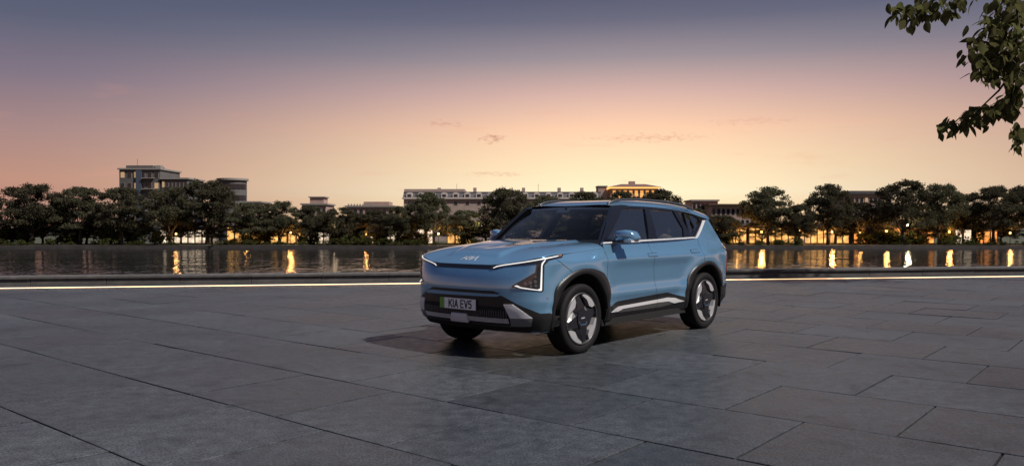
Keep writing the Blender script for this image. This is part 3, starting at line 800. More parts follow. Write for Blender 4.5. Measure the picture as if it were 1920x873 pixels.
def strokes(mb, segs, place, w):
    for a, b in segs:
        a, b = Vector(a), Vector(b); d = (b - a)
        if d.length < 1e-6: continue
        d.normalize(); n_ = Vector((-d.y, d.x)) * w / 2; a2, b2 = a - d * w / 2, b + d * w / 2
        q = [a2 + n_, a2 - n_, b2 - n_, b2 + n_]
        lo = [place(p.x, p.y, 0) for p in q]; hi = [place(p.x, p.y, 1) for p in q]
        mb.add(lo + hi, [(0, 1, 2, 3), (7, 6, 5, 4), (0, 4, 5, 1), (1, 5, 6, 2), (2, 6, 7, 3), (3, 7, 4, 0)])
mb = MB(); yc = -.125
H = .074
for ch, w_ in (('K', .058), ('I', .030), ('A', .062), (' ', .028), ('E', .056), ('V', .060), ('5', .056)):
    if ch != ' ':
        sg = [[(a[0] * .064 + yc, a[1] * H - H / 2), (b[0] * .064 + yc, b[1] * H - H / 2)] for a, b in GL[ch]]
        strokes(mb, sg, lambda u, w, t: (.0005 + .0018 * t, u, w), .0125)
    yc += w_ * .98
mb.build("plate_lettering", M_INK, plate)
# emblem on the bonnet: slanted joined letters
LOGO = [[(0, 0), (.13, 1)], [(.12, .42), (.50, 1)], [(.24, .62), (.36, 0)], [(.36, 0), (.66, 1)], [(.66, 1), (.62, .02)], [(.62, .02), (.98, 1)], [(.98, 1), (1.0, 0)]]
mb = MB(); bb = BVHTree.FromObject(bon, bpy.context.evaluated_depsgraph_get())
LW, LH = .20, .046
def lplace(u, w, t):
    z = .985 + w * .72; h = bb.ray_cast(Vector((3.0, u, z)), Vector((-1, 0, 0)))
    return (h[0] if h[0] is not None else Vector((2.14, u, z))) + Vector((.003 + .002 * t, 0, .001))
strokes(mb, [[(a[0] * LW - LW / 2, a[1] * LH), (b[0] * LW - LW / 2, b[1] * LH)] for a, b in LOGO], lplace, .0085)
mb.build("emblem", M_WHITE_TRIM, bon)

# ------------------------------------------------------------------ sides: arches, sills, handles
def arch(wx, out, lo_in, hi_in, rin=.472):
    ang = np.linspace(math.radians(lo_in), math.radians(hi_in), 40); V = []; F = []
    for a in ang:
        d = math.degrees(a); ro = out(d)
        for k, (r, up) in enumerate(((ro, .000), (ro, .010), (lerp(ro, rin, .5), .014), (rin + .008, .016), (rin, .010), (rin - .002, -.05))):
            x, z = wx + r * math.cos(a), WHEEL_R + r * math.sin(a)
            z = max(z, .30); p, nn = m_side(x, z); V.append(p + Vector((0, up, 0)))
    for i in range(39):
        for k in range(5): F.append((i * 6 + k, i * 6 + k + 1, (i + 1) * 6 + k + 1, (i + 1) * 6 + k))
    return V, F
both("wheel_arch_cladding", *arch(WHEEL_X, pch([(-8, .50), (8, .502), (25, .535), (38, .575), (55, .55), (75, .534), (90, .530), (114, .553), (134, .60), (145, .603), (168, .53), (188, .53)]), -6, 186), M_BLACK)
both("wheel_arch_cladding", *arch(-WHEEL_X, pch([(-8, .53), (9, .546), (37, .578), (55, .56), (74, .526), (99, .523), (123, .526), (143, .56), (161, .515), (188, .505)]), -6, 186), M_BLACK)
for wx in (WHEEL_X, -WHEEL_X):                               # wheel houses
    for sg in (1, -1):
        mb = MB(); n_ = 24
        for k in range(n_ + 1):
            a = math.radians(-14 + 208 * k / n_); x, z = wx + .478 * math.cos(a), max(WHEEL_R + .478 * math.sin(a), .24)
            mb.v += [(x, sg * .895, z), (x, sg * .55, z)]
        for k in range(n_): mb.f.append((2 * k, 2 * k + 1, 2 * k + 3, 2 * k + 2))
        mb.f.append(tuple(2 * k + 1 for k in range(n_ + 1)))
        mb.build("wheel_house", M_UNDER, car)
CLAD = [(.925, .39), (.925, .43), (.86, .449), (.652, .497), (-.209, .526), (-.437, .531), (-.81, .455), (-.90, .40), (-.90, .30), (.925, .30)]
def cut_x(pl, xc, keep_hi):                                  # clip an outline at a door shut line
    out = []
    for (a, b), (c, d) in zip(pl, pl[1:] + pl[:1]):
        ia, ic = (a >= xc) == keep_hi, (c >= xc) == keep_hi
        if ia: out.append((a, b))
        if ia != ic: t = (xc - a) / (c - a); out.append((xc, b + (d - b) * t))
    return out
xb = -.205
for nm, dr, hi in (("door_cladding", fdoor, True), ("door_cladding", rdoor, False)):
    sym(nm, [cut_x(CLAD, xb + (.004 if hi else -.004), hi)], m_side, M_BLACK, up=.006, down=.012, parents=dr)
SILV = [(.828, .392), (.631, .438), (-.252, .459), (-.453, .466), (-.614, .452), (-.801, .402), (-.618, .386), (-.463, .419), (-.254, .423), (.549, .407), (.661, .384)]
for dr, hi in ((fdoor, True), (rdoor, False)):
    sym("door_trim", [cut_x(SILV, xb + (.003 if hi else -.003), hi)], m_side, M_WHITE_TRIM, up=.016, down=.0, parents=dr)
LOWP = [(.66, .381), (.545, .404), (-.254, .42), (-.463, .416), (-.60, .386), (-.322, .362), (.611, .370)]
for dr, hi in ((fdoor, True), (rdoor, False)):
    sym("door_sill_panel", [cut_x(LOWP, xb + (.003 if hi else -.003), hi)], m_side, mat("grey_sill_plastic", (.06, .06, .06), rough=.45), up=.011, down=.0, parents=dr)
both("sill", *(lambda m: (m.v, m.f))(MB().box((-.93, .70, .245), (.95, .875, .315)).box((-.93, .62, .22), (.95, .72, .26))), M_UNDER, False)
for (x0, x1, z0, z1), dr in (((-.165, .048, .979, 1.021), fdoor), ((-1.205, -.99, .999, 1.043), rdoor)):
    fr = [(x0, z0), (x1, z0), (x1, z1), (x0, z1)]; i = .006
    sym("door_handle", [[(x0 + i, z0 + i), (x1 - i, z0 + i), (x1 - i, z1 - i), (x0 + i, z1 - i)]], m_side, M_PAINT, up=.004, down=.0, parents=dr)
    sym("handle_gap", [[fr[0], fr[1], fr[2], fr[3]], [(x0 + i, z0 + i), (x1 - i, z0 + i), (x1 - i, z1 - i), (x0 + i, z1 - i)]], m_side, M_UNDER, up=.0012, down=.0, parents=dr)
# dark lining seen through the shut lines, floor pan
lin = []
for s in cols:
    for z in (.33, .6, .9, min(1.06, z_top(s) - .02)):
        p = shell_pt(s, z); x, y, nx, ny = plan_n(s); lin.append((p.x - nx * .03, p.y - ny * .03, z))
lf = [(i * 4 + j, (i + 1) * 4 + j, (i + 1) * 4 + j + 1, i * 4 + j + 1) for i in range(len(cols) - 1) for j in range(3)
      if not any(math.hypot(lin[i * 4 + j][0] - wx, (lin[i * 4 + j][2] + lin[i * 4 + j + 1][2]) / 2 - WHEEL_R) < .56 for wx in (WHEEL_X, -WHEEL_X))]
both("inner_lining", lin, lf, M_INT, False)
MB().box((-2.0, -.6, .235), (1.75, .6, .28)).build("floor_pan", M_UNDER, car)
MB().box((-2.0, -.74, .62), (.92, .74, .64)).build("cabin_floor", M_INT, car)

# door mirrors
for sg in (1, -1):
    sec = [(0.0, .895, .055, 1.176, 1.262), (.2, .93, .088, 1.170, 1.292), (.55, 1.02, .092, 1.172, 1.300), (.8, 1.09, .080, 1.18, 1.282), (1.0, 1.135, .045, 1.19, 1.225)]
    mb = MB(); N_ = 16
    for _, y, hx, z0, z1 in sec:
        for k in range(N_):
            a = 2 * math.pi * k / N_; c, s_ = math.cos(a), math.sin(a)
            c = math.copysign(abs(c) ** .42, c); s_ = math.copysign(abs(s_) ** .42, s_)
            mb.v.append((.625 + hx * c + (y - .95) * -.30, sg * (y - .03), (z0 + z1) / 2 + (z1 - z0) / 2 * s_))
    for i in range(len(sec) - 1):
        for k in range(N_): mb.f.append((i * N_ + k, i * N_ + (k + 1) % N_, (i + 1) * N_ + (k + 1) % N_, (i + 1) * N_ + k))
    mb.f += [tuple(range(N_)), tuple(range(4 * N_, 5 * N_))]
    hs = mb.build("door_mirror", M_PAINT, car, True)
    MB().prism([(.58, 1.150), (.59, 1.178), (.70, 1.182), (.74, 1.152)], 1, sg * .83, sg * .98).build("mirror_foot", M_GLOSS, hs)
    MB().prism([(.49, 1.164), (.50, 1.184), (.69, 1.182), (.68, 1.160)], 1, sg * .95, sg * 1.085).build("mirror_trim", M_SILVER, hs)
    MB().box((.525, min(sg * .95, sg * 1.06), 1.19), (.545, max(sg * .95, sg * 1.06), 1.275)).build("mirror_glass", M_GLOSS, hs)

# ------------------------------------------------------------------ cabin
def rbox(mb, c, h, tilt=0.0, n=5, m=8, e=.45):               # pillow-shaped solid
    base = len(mb.v); ct, st = math.cos(tilt), math.sin(tilt)
    def sp(a): return math.copysign(abs(math.cos(a)) ** e, math.cos(a)), math.copysign(abs(math.sin(a)) ** e, math.sin(a))
    rows = 2 * n
    for i in range(rows + 1):
        c1, s1 = sp(-math.pi / 2 + math.pi * i / rows)
        for k in range(2 * m):
            c2, s2 = sp(2 * math.pi * k / (2 * m)); x, y, z = h[0] * c1 * c2, h[1] * c1 * s2, h[2] * s1
            mb.v.append((c[0] + x * ct - z * st, c[1] + y, c[2] + x * st + z * ct))
    w = 2 * m
    for i in range(rows):
        for k in range(w): mb.f.append((base + i * w + k, base + i * w + (k + 1) % w, base + (i + 1) * w + (k + 1) % w, base + (i + 1) * w + k))
for y in (.37, -.37):
    mb = MB(); rbox(mb, (.12, y, .78), (.26, .25, .09)); seat = mb.build("front_seat", M_INT, car, True)
    mb = MB(); rbox(mb, (-.20, y, 1.02), (.07, .24, .29), .28); mb.build("seat_back", M_INT, seat, True)
    mb = MB(); rbox(mb, (-.27, y + (.01 if y < 0 else 0), 1.355), (.05, .145, .085), .22); hr = mb.build("headrest", M_INT, seat, True)
    for dy in (-.06, .06): MB().tube([(-.26, y + dy, 1.2), (-.27, y + dy, 1.32)], .008).build("headrest_post", M_DARKMETAL, seat)
mb = MB(); rbox(mb, (-.75, 0, .78), (.25, .62, .09)); rs = mb.build("rear_seat", M_SEAT2, car, True)
mb = MB(); rbox(mb, (-1.08, 0, 1.02), (.08, .62, .24), .3); mb.build("seat_back", M_SEAT2, rs, True)
for y in (.38, -.38):
    mb = MB(); rbox(mb, (-1.16, y, 1.27), (.045, .13, .06), .2); mb.build("headrest", M_INT, rs, True)
mb = MB(); rbox(mb, (.74, 0, 1.02), (.24, .74, .10), 0, e=.6); dash = mb.build("dashboard", M_INT, car, True)
MB().box((.55, -.55, 1.09), (.57, .12, 1.19)).build("display", M_GLOSS, dash)
ringp = [(.40 + .05 * math.sin(2 * math.pi * k / 24), -.37 + .17 * math.cos(2 * math.pi * k / 24), 1.02 + .15 * math.sin(2 * math.pi * k / 24)) for k in range(25)]
MB().tube(ringp, .013, 6).tube([(.40, -.53, 1.02), (.42, -.37, 1.01), (.40, -.21, 1.02)], .015, 6).tube([(.42, -.37, 1.01), (.62, -.37, .98)], .025, 6).build("steering_wheel", M_GLOSS, car, True)
mb = MB(); rbox(mb, (.42, 0, 1.515), (.015, .11, .032)); mb.tube([(.42, 0, 1.53), (.46, 0, 1.575)], .012, 6); mb.build("rear_view_mirror", M_GLOSS, car, True)

# ------------------------------------------------------------------ wheels
def wheel_parts(par):
    t = [(.277, -.105), (.292, -.112), (.33, -.116), (.352, -.108), (.363, -.095), (.367, -.06), (.3672, 0), (.367, .06), (.363, .095), (.352, .108), (.33, .116), (.303, .113), (.284, .106), (.277, .098)]
    me = MB().lathe(t, 72, 1).mesh("tyre", True); tyre = obj("tyre", me, M_TYRE, par)
    mb = MB()                                                # grooves and shoulder blocks of the tread
    for y in (-.05, 0, .05): mb.lathe([(.3674, y - .006), (.3682, y - .004), (.3682, y + .004), (.3674, y + .006)], 60, 1)
    for k in range(60):
        a = 2 * math.pi * k / 60
        for y0, y1 in ((-.092, -.060), (.060, .092)):
            c, s_ = math.cos(a), math.sin(a); c2, s2 = math.cos(a + .06), math.sin(a + .06)
            r0 = .3635; r1 = .3692
            mb.add([(r0 * c, y0, r0 * s_), (r0 * c2, y0, r0 * s2), (r0 * c2, y1, r0 * s2), (r0 * c, y1, r0 * s_), (.994 * r1 * c, y0 * .98, .994 * r1 * s_), (.994 * r1 * c2, y0 * .98, .994 * r1 * s2), (.994 * r1 * c2, y1 * .98, .994 * r1 * s2), (.994 * r1 * c, y1 * .98, .994 * r1 * s_)],
                   [(4, 5, 6, 7), (0, 1, 5, 4), (1, 2, 6, 5), (2, 3, 7, 6), (3, 0, 4, 7)])
    mb.build("tread", M_TYRE, tyre)
    rim = MB().lathe([(.277, .098), (.271, .112), (.265, .114), (.261, .106), (.255, .06), (.225, -.06), (.225, -.10)], 64, 1).build("rim", M_DARKMETAL, par, True)
    MB().lathe([(.0, .02), (.255, .02)], 48, 1).build("brake_disc", M_UNDER, par)
    R0 = .262
    P = lambda r, d, y: (-r * R0 * math.cos(math.radians(d)), y, r * R0 * math.sin(math.radians(d)))   # angles as seen facing the wheel, front of the car to the left
    PP = lambda r, d, y: (r * R0 * math.cos(math.radians(180 - d)) * 1.0, y, r * R0 * math.sin(math.radians(d)))
    def pt(r, d, y):                                         # d: degrees, 0 = towards the rear of the car, 90 = up
        return (-r * R0 * math.cos(math.radians(d)), y, r * R0 * math.sin(math.radians(d)))
    for q in range(4):                                       # silver blades
        a0 = 29 + 90 * q; arc = [a0 + 58 * k / 10 for k in range(11)]
        top = [pt(.985, d, .110) for d in arc] + [pt(.93, a0 + 59, .108), pt(.81, a0 + 38, .114), pt(.68, a0 + 16, .112), pt(.80, a0 + 2, .110)]
        bot = [(x, .06, z) for x, y, z in top]; n_ = len(top)
        MB().add(top + bot, [tuple(range(n_)), tuple(range(2 * n_ - 1, n_ - 1, -1))] + [(i, (i + 1) % n_, (i + 1) % n_ + n_, i + n_) for i in range(n_)]).build("blade", M_BLADE, rim)
    for q in range(4):                                       # gloss black arms between them
        c = 104 + 90 * q
        rows = [(.0, .52, .100), (.40, .58, .112), (.66, .42, .106), (.97, .24, .092)]
        mb = MB()
        for r, w_, y in rows:
            ca, sa = math.cos(math.radians(c)), math.sin(math.radians(c))
            for k, (t_, dy) in enumerate(((-1, -.03), (-.55, .0), (.55, .0), (1, -.03))):
                u, v = r * ca - t_ * w_ * sa * .72, r * sa + t_ * w_ * ca * .72
                mb.v.append((-u * R0, y + dy, v * R0))
        for i in range(3):
            for k in range(3): mb.f.append((i * 4 + k, i * 4 + k + 1, (i + 1) * 4 + k + 1, (i + 1) * 4 + k))
        mb.build("wheel_arm", M_BLUEBLK, rim)
    oc = [(.36 * R0 * math.cos(math.radians(22.5 + 45 * k)), .36 * R0 * math.sin(math.radians(22.5 + 45 * k)) * 1.12) for k in range(8)]
    cap = MB().prism(oc, 1, .09, .121).build("centre_cap", M_BLUEBLK, rim)
    mb = MB(); strokes(mb, [[(-(a[0] - .5) * .062 * 1, (a[1] - .5) * .013 + .008), (-(b[0] - .5) * .062, (b[1] - .5) * .013 + .008)] for a, b in LOGO], lambda u, w, t: (u, .1212 + .001 * t, w), .0035)
    mb.build("cap_emblem", M_WHITE_TRIM, cap)
    MB().tube([(-.062, .121, -.030), (-.045, .122, -.062), (.045, .122, -.062), (.062, .121, -.030)], .006, 6).build("cap_accent", mat("blue_grey_accent", (.12, .19, .30), rough=.25, metal=.5), cap)
w0 = empty("wheel", (WHEEL_X, .812, WHEEL_R)); w0.parent = car
wheel_parts(w0)
def copy_tree(o, parent=None):
    c = o.copy(); COL.objects.link(c)
    if parent is not None: c.parent = parent
    for ch in [k for k in bpy.data.objects if k.parent == o]: copy_tree(ch, c)
    return c
def rotate_wheel(o, a): o.rotation_euler = (0, a, 0)
for x, y, rz, sp in ((-WHEEL_X, .812, 0, 0.06), (WHEEL_X, -.812, math.pi, .4), (-WHEEL_X, -.812, math.pi, 1.0)):
    c = copy_tree(w0, car); c.location = (x, y, WHEEL_R); c.rotation_euler = (0, 0, rz)
for x in (WHEEL_X, -WHEEL_X): MB().tube([(x, -.75, .34), (x, .75, .34)], .05, 8).build("axle", M_UNDER, car)
# ------------------------------------------------------------------ far shore: trees
random.seed(11); rng = np.random.default_rng(11)
def leaf_mat(name, col, tr=.35, var=.35):
    m = bpy.data.materials.new(name); m.use_nodes = True; nt = m.node_tree; N = nt.nodes; L = nt.links
    for n in list(N): N.remove(n)
    out = N.new('ShaderNodeOutputMaterial'); d = N.new('ShaderNodeBsdfDiffuse'); t = N.new('ShaderNodeBsdfTranslucent'); mx = N.new('ShaderNodeMixShader'); mx.inputs[0].default_value = tr
    oi = N.new('ShaderNodeObjectInfo'); geo = N.new('ShaderNodeNewGeometry'); nz = N.new('ShaderNodeTexNoise'); nz.inputs['Scale'].default_value = .9
    L.new(geo.outputs['Position'], nz.inputs['Vector'])
    ad = N.new('ShaderNodeMath'); ad.operation = 'ADD'; L.new(oi.outputs['Random'], ad.inputs[0]); L.new(nz.outputs[0], ad.inputs[1])
    mr = N.new('ShaderNodeMapRange'); mr.inputs['From Min'].default_value = .3; mr.inputs['From Max'].default_value = 1.6; mr.inputs['To Min'].default_value = 1 - var; mr.inputs['To Max'].default_value = 1 + var
    L.new(ad.outputs[0], mr.inputs['Value'])
    hs = N.new('ShaderNodeHueSaturation'); hs.inputs['Color'].default_value = (*col, 1); L.new(mr.outputs[0], hs.inputs['Value'])
    h2 = N.new('ShaderNodeMapRange'); h2.inputs['To Min'].default_value = .475; h2.inputs['To Max'].default_value = .515; L.new(oi.outputs['Random'], h2.inputs['Value']); L.new(h2.outputs[0], hs.inputs['Hue'])
    L.new(hs.outputs[0], d.inputs[0]); L.new(hs.outputs[0], t.inputs[0])
    L.new(d.outputs[0], mx.inputs[1]); L.new(t.outputs[0], mx.inputs[2]); L.new(mx.outputs[0], out.inputs[0]); return m
M_LEAF = leaf_mat("park_tree_leaves", (.078, .076, .046))
M_BARK = mat("tree_bark", (.045, .036, .028), rough=.9, noise=.3, nscale=2)
M_SHRUB = leaf_mat("shrub_leaves", (.055, .06, .022))

def leaf_quads(cent, n, spread, size, rg):
    """n leaf faces gathered round each centre"""
    c = np.repeat(cent, n, axis=0); m = len(c)
    d = rg.normal(size=(m, 3)); d /= np.linalg.norm(d, axis=1)[:, None]; r = rg.random(m) ** .45
    p = c + d * (r[:, None] * np.repeat(spread, n, axis=0))
    a = rg.normal(size=(m, 3)); a /= np.linalg.norm(a, axis=1)[:, None]
    b = np.cross(a, rg.normal(size=(m, 3))); b /= np.linalg.norm(b, axis=1)[:, None]
    s = size * (.6 + .8 * rg.random(m))[:, None]
    q = np.stack([p - a * s, p + b * s * .55, p + a * s, p - b * s * .55], 1).reshape(-1, 3)
    return q
def quads_mesh(name, q, material):
    n = len(q) // 4; me = bpy.data.meshes.new(name)
    me.vertices.add(4 * n); me.vertices.foreach_set("co", q.astype(np.float32).ravel())
    me.loops.add(4 * n); me.loops.foreach_set("vertex_index", np.arange(4 * n, dtype=np.int32))
    me.polygons.add(n); me.polygons.foreach_set("loop_start", np.arange(0, 4 * n, 4, dtype=np.int32)); me.polygons.foreach_set("loop_total", np.full(n, 4, dtype=np.int32))
    me.update(calc_edges=True); me.materials.append(material); return me
def tree_variant(seed, flat):
    """unit-ish tree: 14 m tall, crown radius about 7 m"""
    rg = np.random.default_rng(seed); rnd = random.Random(seed); tk = MB()
    H = 14.0; fork = rnd.uniform(2.6, 3.8); lean = rnd.uniform(-.6, .6)
    tk.tube([(0, 0, -.4), (lean * .2, 0, fork * .5), (lean * .5, .1, fork)], [.52, .36, .33], 9)
    cents = []; spr = []
    nb = rnd.randint(6, 8)
    for k in range(nb):
        a = 2 * math.pi * k / nb + rnd.uniform(-.3, .3); R = rnd.uniform(3.6, 5.8); top = rnd.uniform(.62, .93) * H
        if k == 0: R *= .3; top = H * .95
        p0 = Vector((lean * .5, .1, fork - .15)); p3 = Vector((R * math.cos(a), R * math.sin(a), top - rnd.uniform(0, 2.0) * R / 6))
        kk = max(1.0, math.sqrt((p3.x / 6.0) ** 2 + (p3.y / 6.0) ** 2 + ((p3.z - H * .5) / (H * .44)) ** 2)); p3 = Vector((p3.x / kk, p3.y / kk, H * .5 + (p3.z - H * .5) / kk)); p1 = p0.lerp(p3, .35) + Vector((0, 0, -.6)); p2 = p0.lerp(p3, .7) + Vector((0, 0, .4))
        tk.tube([p0, p1, p2, p3], [.22, .15, .09, .04], 6)
        for t in (.55, .78, 1.0):
            base = p0.lerp(p3, t)
            for _ in range(3):
                e = base + Vector((rnd.gauss(0, 1.7), rnd.gauss(0, 1.7), rnd.gauss(.35, 1.0)))
                kk = max(1.0, math.sqrt((e.x / 6.2) ** 2 + (e.y / 6.2) ** 2 + ((e.z - H * .5) / (H * .45)) ** 2)); e = Vector((e.x / kk, e.y / kk, H * .5 + (e.z - H * .5) / kk))
                tk.tube([base, base.lerp(e, .5) + Vector((0, 0, .2)), e], [.06, .04, .015], 4, False)
                cents.append(e); spr.append((rnd.uniform(.9, 1.7), rnd.uniform(.9, 1.7), rnd.uniform(.5, .95)))
    for _ in range(flat):                                     # lower skirt of the crown
        a = rnd.uniform(0, 2 * math.pi); R = rnd.uniform(2.0, 6.6)
        cents.append(Vector((R * math.cos(a), R * math.sin(a), rnd.uniform(.30, .62) * H))); spr.append((rnd.uniform(1.0, 1.9), rnd.uniform(1.0, 1.9), rnd.uniform(.5, 1.0)))
    for _ in range(26):                                       # dome
        a = rnd.uniform(0, 2 * math.pi); el = rnd.uniform(.1, 1.4); R = 6.2
        cents.append(Vector((R * math.cos(a) * math.cos(el), R * math.sin(a) * math.cos(el), H * .52 + H * .44 * math.sin(el)))); spr.append((rnd.uniform(.8, 1.5), rnd.uniform(.8, 1.5), rnd.uniform(.5, .9)))
    cents = np.array([tuple(c) for c in cents]); spr = np.array(spr)
    e = np.sqrt((cents[:, 0] / 6.4) ** 2 + (cents[:, 1] / 6.4) ** 2 + ((cents[:, 2] - H * .5) / (H * .46)) ** 2)      # nothing strays far outside the dome
    k_ = np.maximum(e, 1.0)[:, None]; cents = (cents - [0, 0, H * .5]) / k_ + [0, 0, H * .5]
    q = leaf_quads(cents, 150, spr * 1.05, .205, rg)
    # loose sprigs for an uneven outline
    q2 = leaf_quads(cents, 20, spr * 1.45, .19, rg)
    return tk.mesh("trunk", True), quads_mesh("crown", np.concatenate([q, q2]), M_LEAF)
VARS = [tree_variant(100 + k, f) for k, f in enumerate((34, 14, 42, 20, 38, 32))]
for a, b in VARS: a.materials.append(M_BARK)
# photograph column of each tree, its top row, half width in photograph pixels, how it looks
TREES = [(-60, 352, 70, 0), (60, 346, 72, 2), (150, 352, 62, 4), (228, 352, 58, 5), (318, 352, 56, 2), (388, 338, 66, 0), (470, 382, 46, 5), (525, 378, 50, 2), (583, 386, 42, 4), (640, 390, 46, 3),
         (702, 394, 44, 5), (748, 388, 36, 4), (800, 362, 52, 3), (872, 394, 44, 5), (950, 354, 60, 2), (1024, 368, 54, 4), (1098, 360, 52, 5), (1168, 359, 48, 5), (1238, 357, 54, 3), (1304, 392, 40, 4),
         (1352, 404, 44, 5), (1440, 352, 60, 1), (1498, 384, 38, 4), (1552, 347, 54, 3), (1612, 380, 50, 5), (1694, 340, 66, 2), (1760, 346, 56, 0), (1806, 366, 44, 4), (1862, 350, 58, 5), (1930, 349, 60, 0), (2010, 346, 60, 2)]
LOOK = {0: "tall broad crown", 1: "domed airy crown", 2: "high dense rounded crown", 3: "open spreading crown", 4: "small dense crown", 5: "low bushy crown"}
LAND = [(-60, "beyond the grey apartment block"), (60, "beside the grey apartment block"), (150, "left of the grey apartment block"), (228, "below the grey apartment block"), (318, "below the low office wing"), (388, "before the round-topped tower"),
        (470, "right of the round-topped tower"), (525, "over the yellow lit shop front"), (583, "near the red-roofed kiosk"), (640, "below the house with the roof tower"), (702, "below the flat-roofed villa"), (748, "at the end of the dormered building"),
        (806, "before the dormered building's left end"), (868, "below the white dormers"), (950, "before the dormered building's middle"), (1020, "behind the car's windscreen"), (1092, "behind the car's roof"), (1160, "below the glowing pavilion roof"),
        (1236, "right of the glowing pavilion roof"), (1304, "before the pink stepped building"), (1352, "below the long pink building"), (1440, "beside the long pink building"), (1498, "between the two airy trees"), (1552, "with sky between its limbs"),
        (1612, "below the dark-roofed block"), (1694, "right of the dark-roofed block"), (1760, "above the lit green canopy"), (1806, "beside the white kiosk"), (1862, "behind the white kiosk's awning"), (1930, "at the end of the lit shops"), (2010, "past the end of the lit shops")]
def land(px): return min(LAND, key=lambda t: abs(t[0] - px))[1]
for i, (px, py, hw, v) in enumerate(TREES):
    dep = SHORE + 7.5 + (i * 37 % 11) * .55
    x, y, zt = at(px, py, dep); h = zt - BZ; r = hw * dep / 1478.945
    root = empty("park_tree", (x, y, BZ), random.uniform(0, 6.28))
    sx = r / 7.9; sz = h / 13.7
    root.scale = (sx, sx, sz)
    tag(root, f"dark park tree with {LOOK[v]} {land(px)}", "tree", "park trees along the far shore")
    obj("trunk", VARS[v][0], None, root); obj("crown", VARS[v][1], None, root)
# second, lower row closing the gaps below the crowns
fill_v = [VARS[4], VARS[5], VARS[0]]
for k, px in enumerate(range(-40, 1990, 64)):
    px += random.uniform(-14, 14); dep = SHORE + 17 + random.uniform(-1.5, 3)
    py = random.uniform(406, 418); hw = random.uniform(34, 44)
    x, y, zt = at(px, py, dep); root = empty("understorey_tree", (x, y, BZ), random.uniform(0, 6.28)); s_ = hw * dep / 1478.945 / 6.9
    root.scale = (s_, s_, (zt - BZ) / 13.0)
    tag(root, f"low dark tree standing behind the front trees {land(px)}", "tree", "low trees behind the front row")
    a, b = fill_v[k % 3]; obj("trunk", a, None, root); obj("crown", b, None, root)
# shrubs by the water
def shrub_mesh(seed):
    rg = np.random.default_rng(seed); c = rg.normal(size=(14, 3)) * np.array([.7, .6, .28]) + np.array([0, 0, .65]); return quads_mesh("foliage", leaf_quads(c, 40, np.full((14, 3), .55), .17, rg), M_SHRUB)
SHR = [shrub_mesh(s) for s in (1, 2, 3)]
for k in range(60):
    px = -30 + k * 33 + random.uniform(-12, 12)
    dep = SHORE + random.uniform(2.2, 5.0); x, y, _ = at(px, 460, dep); s_ = random.uniform(.55, 1.15)
    if random.random() < .28: continue
    o = obj("shore_shrub", SHR[k % 3], None, None, (x, y, BZ), (0, 0, random.uniform(0, 6))); o.scale = (s_ * 1.4, s_, s_)
    tag(o, f"low clipped shrub at the far water's edge {land(px)}", "shrub", "shrubs along the far water's edge")

# taller bushes between the trunks, standing before the lit shops
for k in range(74):
    px = -20 + k * 26.5 + random.uniform(-11, 11); dep = SHORE + random.uniform(9, 15); x, y, _ = at(px, 460, dep); s_ = random.uniform(1.1, 2.3)
    if random.random() < .5: continue
    o = obj("bush", SHR[k % 3], None, None, (x, y, BZ), (0, 0, random.uniform(0, 6))); o.scale = (s_, s_, s_ * random.uniform(.9, 1.4))
    tag(o, f"loose bush among the far trunks {land(px)}", "bush", "bushes among the far trunks")

# ------------------------------------------------------------------ far shore: lamps and lit shops
M_POST = mat("lamp_post_iron", (.02, .02, .02), rough=.5, metal=.5)
M_GLOBE = mat("lit_lamp_globe", (.9, .7, .4), emit=(1.0, .45, .12), estr=3.0)
M_GLOBEW = mat("lit_white_lamp_globe", (.9, .9, .8), emit=(1.0, .78, .5), estr=3.0)
gl_me = None
def lamp(px, dep, h, near, white=False, power=1500):
    x, y, _ = at(px, 440, dep); root = empty("street_lamp", (x, y, BZ))
    MB().tube([(0, 0, 0), (0, 0, .3), (0, 0, h - .25)], [.14, .07, .05], 8).build("post", M_POST, root)
    MB().lathe([(.0, h - .28), (.16, h - .25), (.09, h - .2), (.05, h - .16)], 10, 2).build("bracket", M_POST, root)
    prof = [(.26 * math.sin(math.pi * k / 8), h + .04 - .26 * math.cos(math.pi * k / 8)) for k in range(9)]
    MB().lathe(prof, 12, 2).build("globe", M_GLOBEW if white else M_GLOBE, root, True)
    ld = bpy.data.lights.new("lamp_light", 'POINT'); ld.energy = power * .45; ld.color = (1, .8, .5) if white else (1, .46, .13); ld.shadow_soft_size = .4
    lo = bpy.data.objects.new("lamp_light", ld); COL.objects.link(lo); lo.parent = root; lo.location = (0, 0, h + .45)
    tag(root, f"lit {'white' if white else 'orange'} globe street lamp {near}", "street lamp", "lit lamps along the far shore")
for px, dp, h, near, wh, pw in ((330, 9, 2.6, "below the low office wing", False, 500), (462, 12, 2.7, "before the yellow shop front", False, 1300), (545, 11, 2.9, "between the yellow shop and the red-roofed kiosk", False, 1500),
        (628, 9, 4.3, "right of the red-roofed kiosk", True, 1600), (686, 9, 2.5, "left of the bright white shops", False, 1500), (764, 10, 5.6, "tall among the trees under the dormered building's end", False, 1200),
        (822, 9, 2.6, "before the pale cafe terrace", False, 2000), (905, 12, 4.6, "in the yellow-green tree beside the car's windscreen", True, 2600), (1385, 10, 2.8, "right of the car's tail", False, 2600), (1345, 14, 3.8, "just behind the car's tail", False, 2600),
        (1428, 13, 3.0, "below the airy domed tree", False, 2600), (1500, 11, 3.2, "between the two airy trees", False, 2600), (1560, 12, 3.0, "below the open spreading tree", False, 2600), (1612, 10, 3.0, "below the dark-roofed block", False, 2200),
        (1662, 12, 3.2, "left of the lit green canopy", False, 2600), (1702, 10, 4.6, "under the lit green canopy", True, 3200), (1780, 10, 3.0, "left of the white kiosk", False, 1800), (1894, 9, 2.8, "right of the white kiosk", False, 1400)):
    lamp(px, SHORE + dp, h, near, wh, pw)

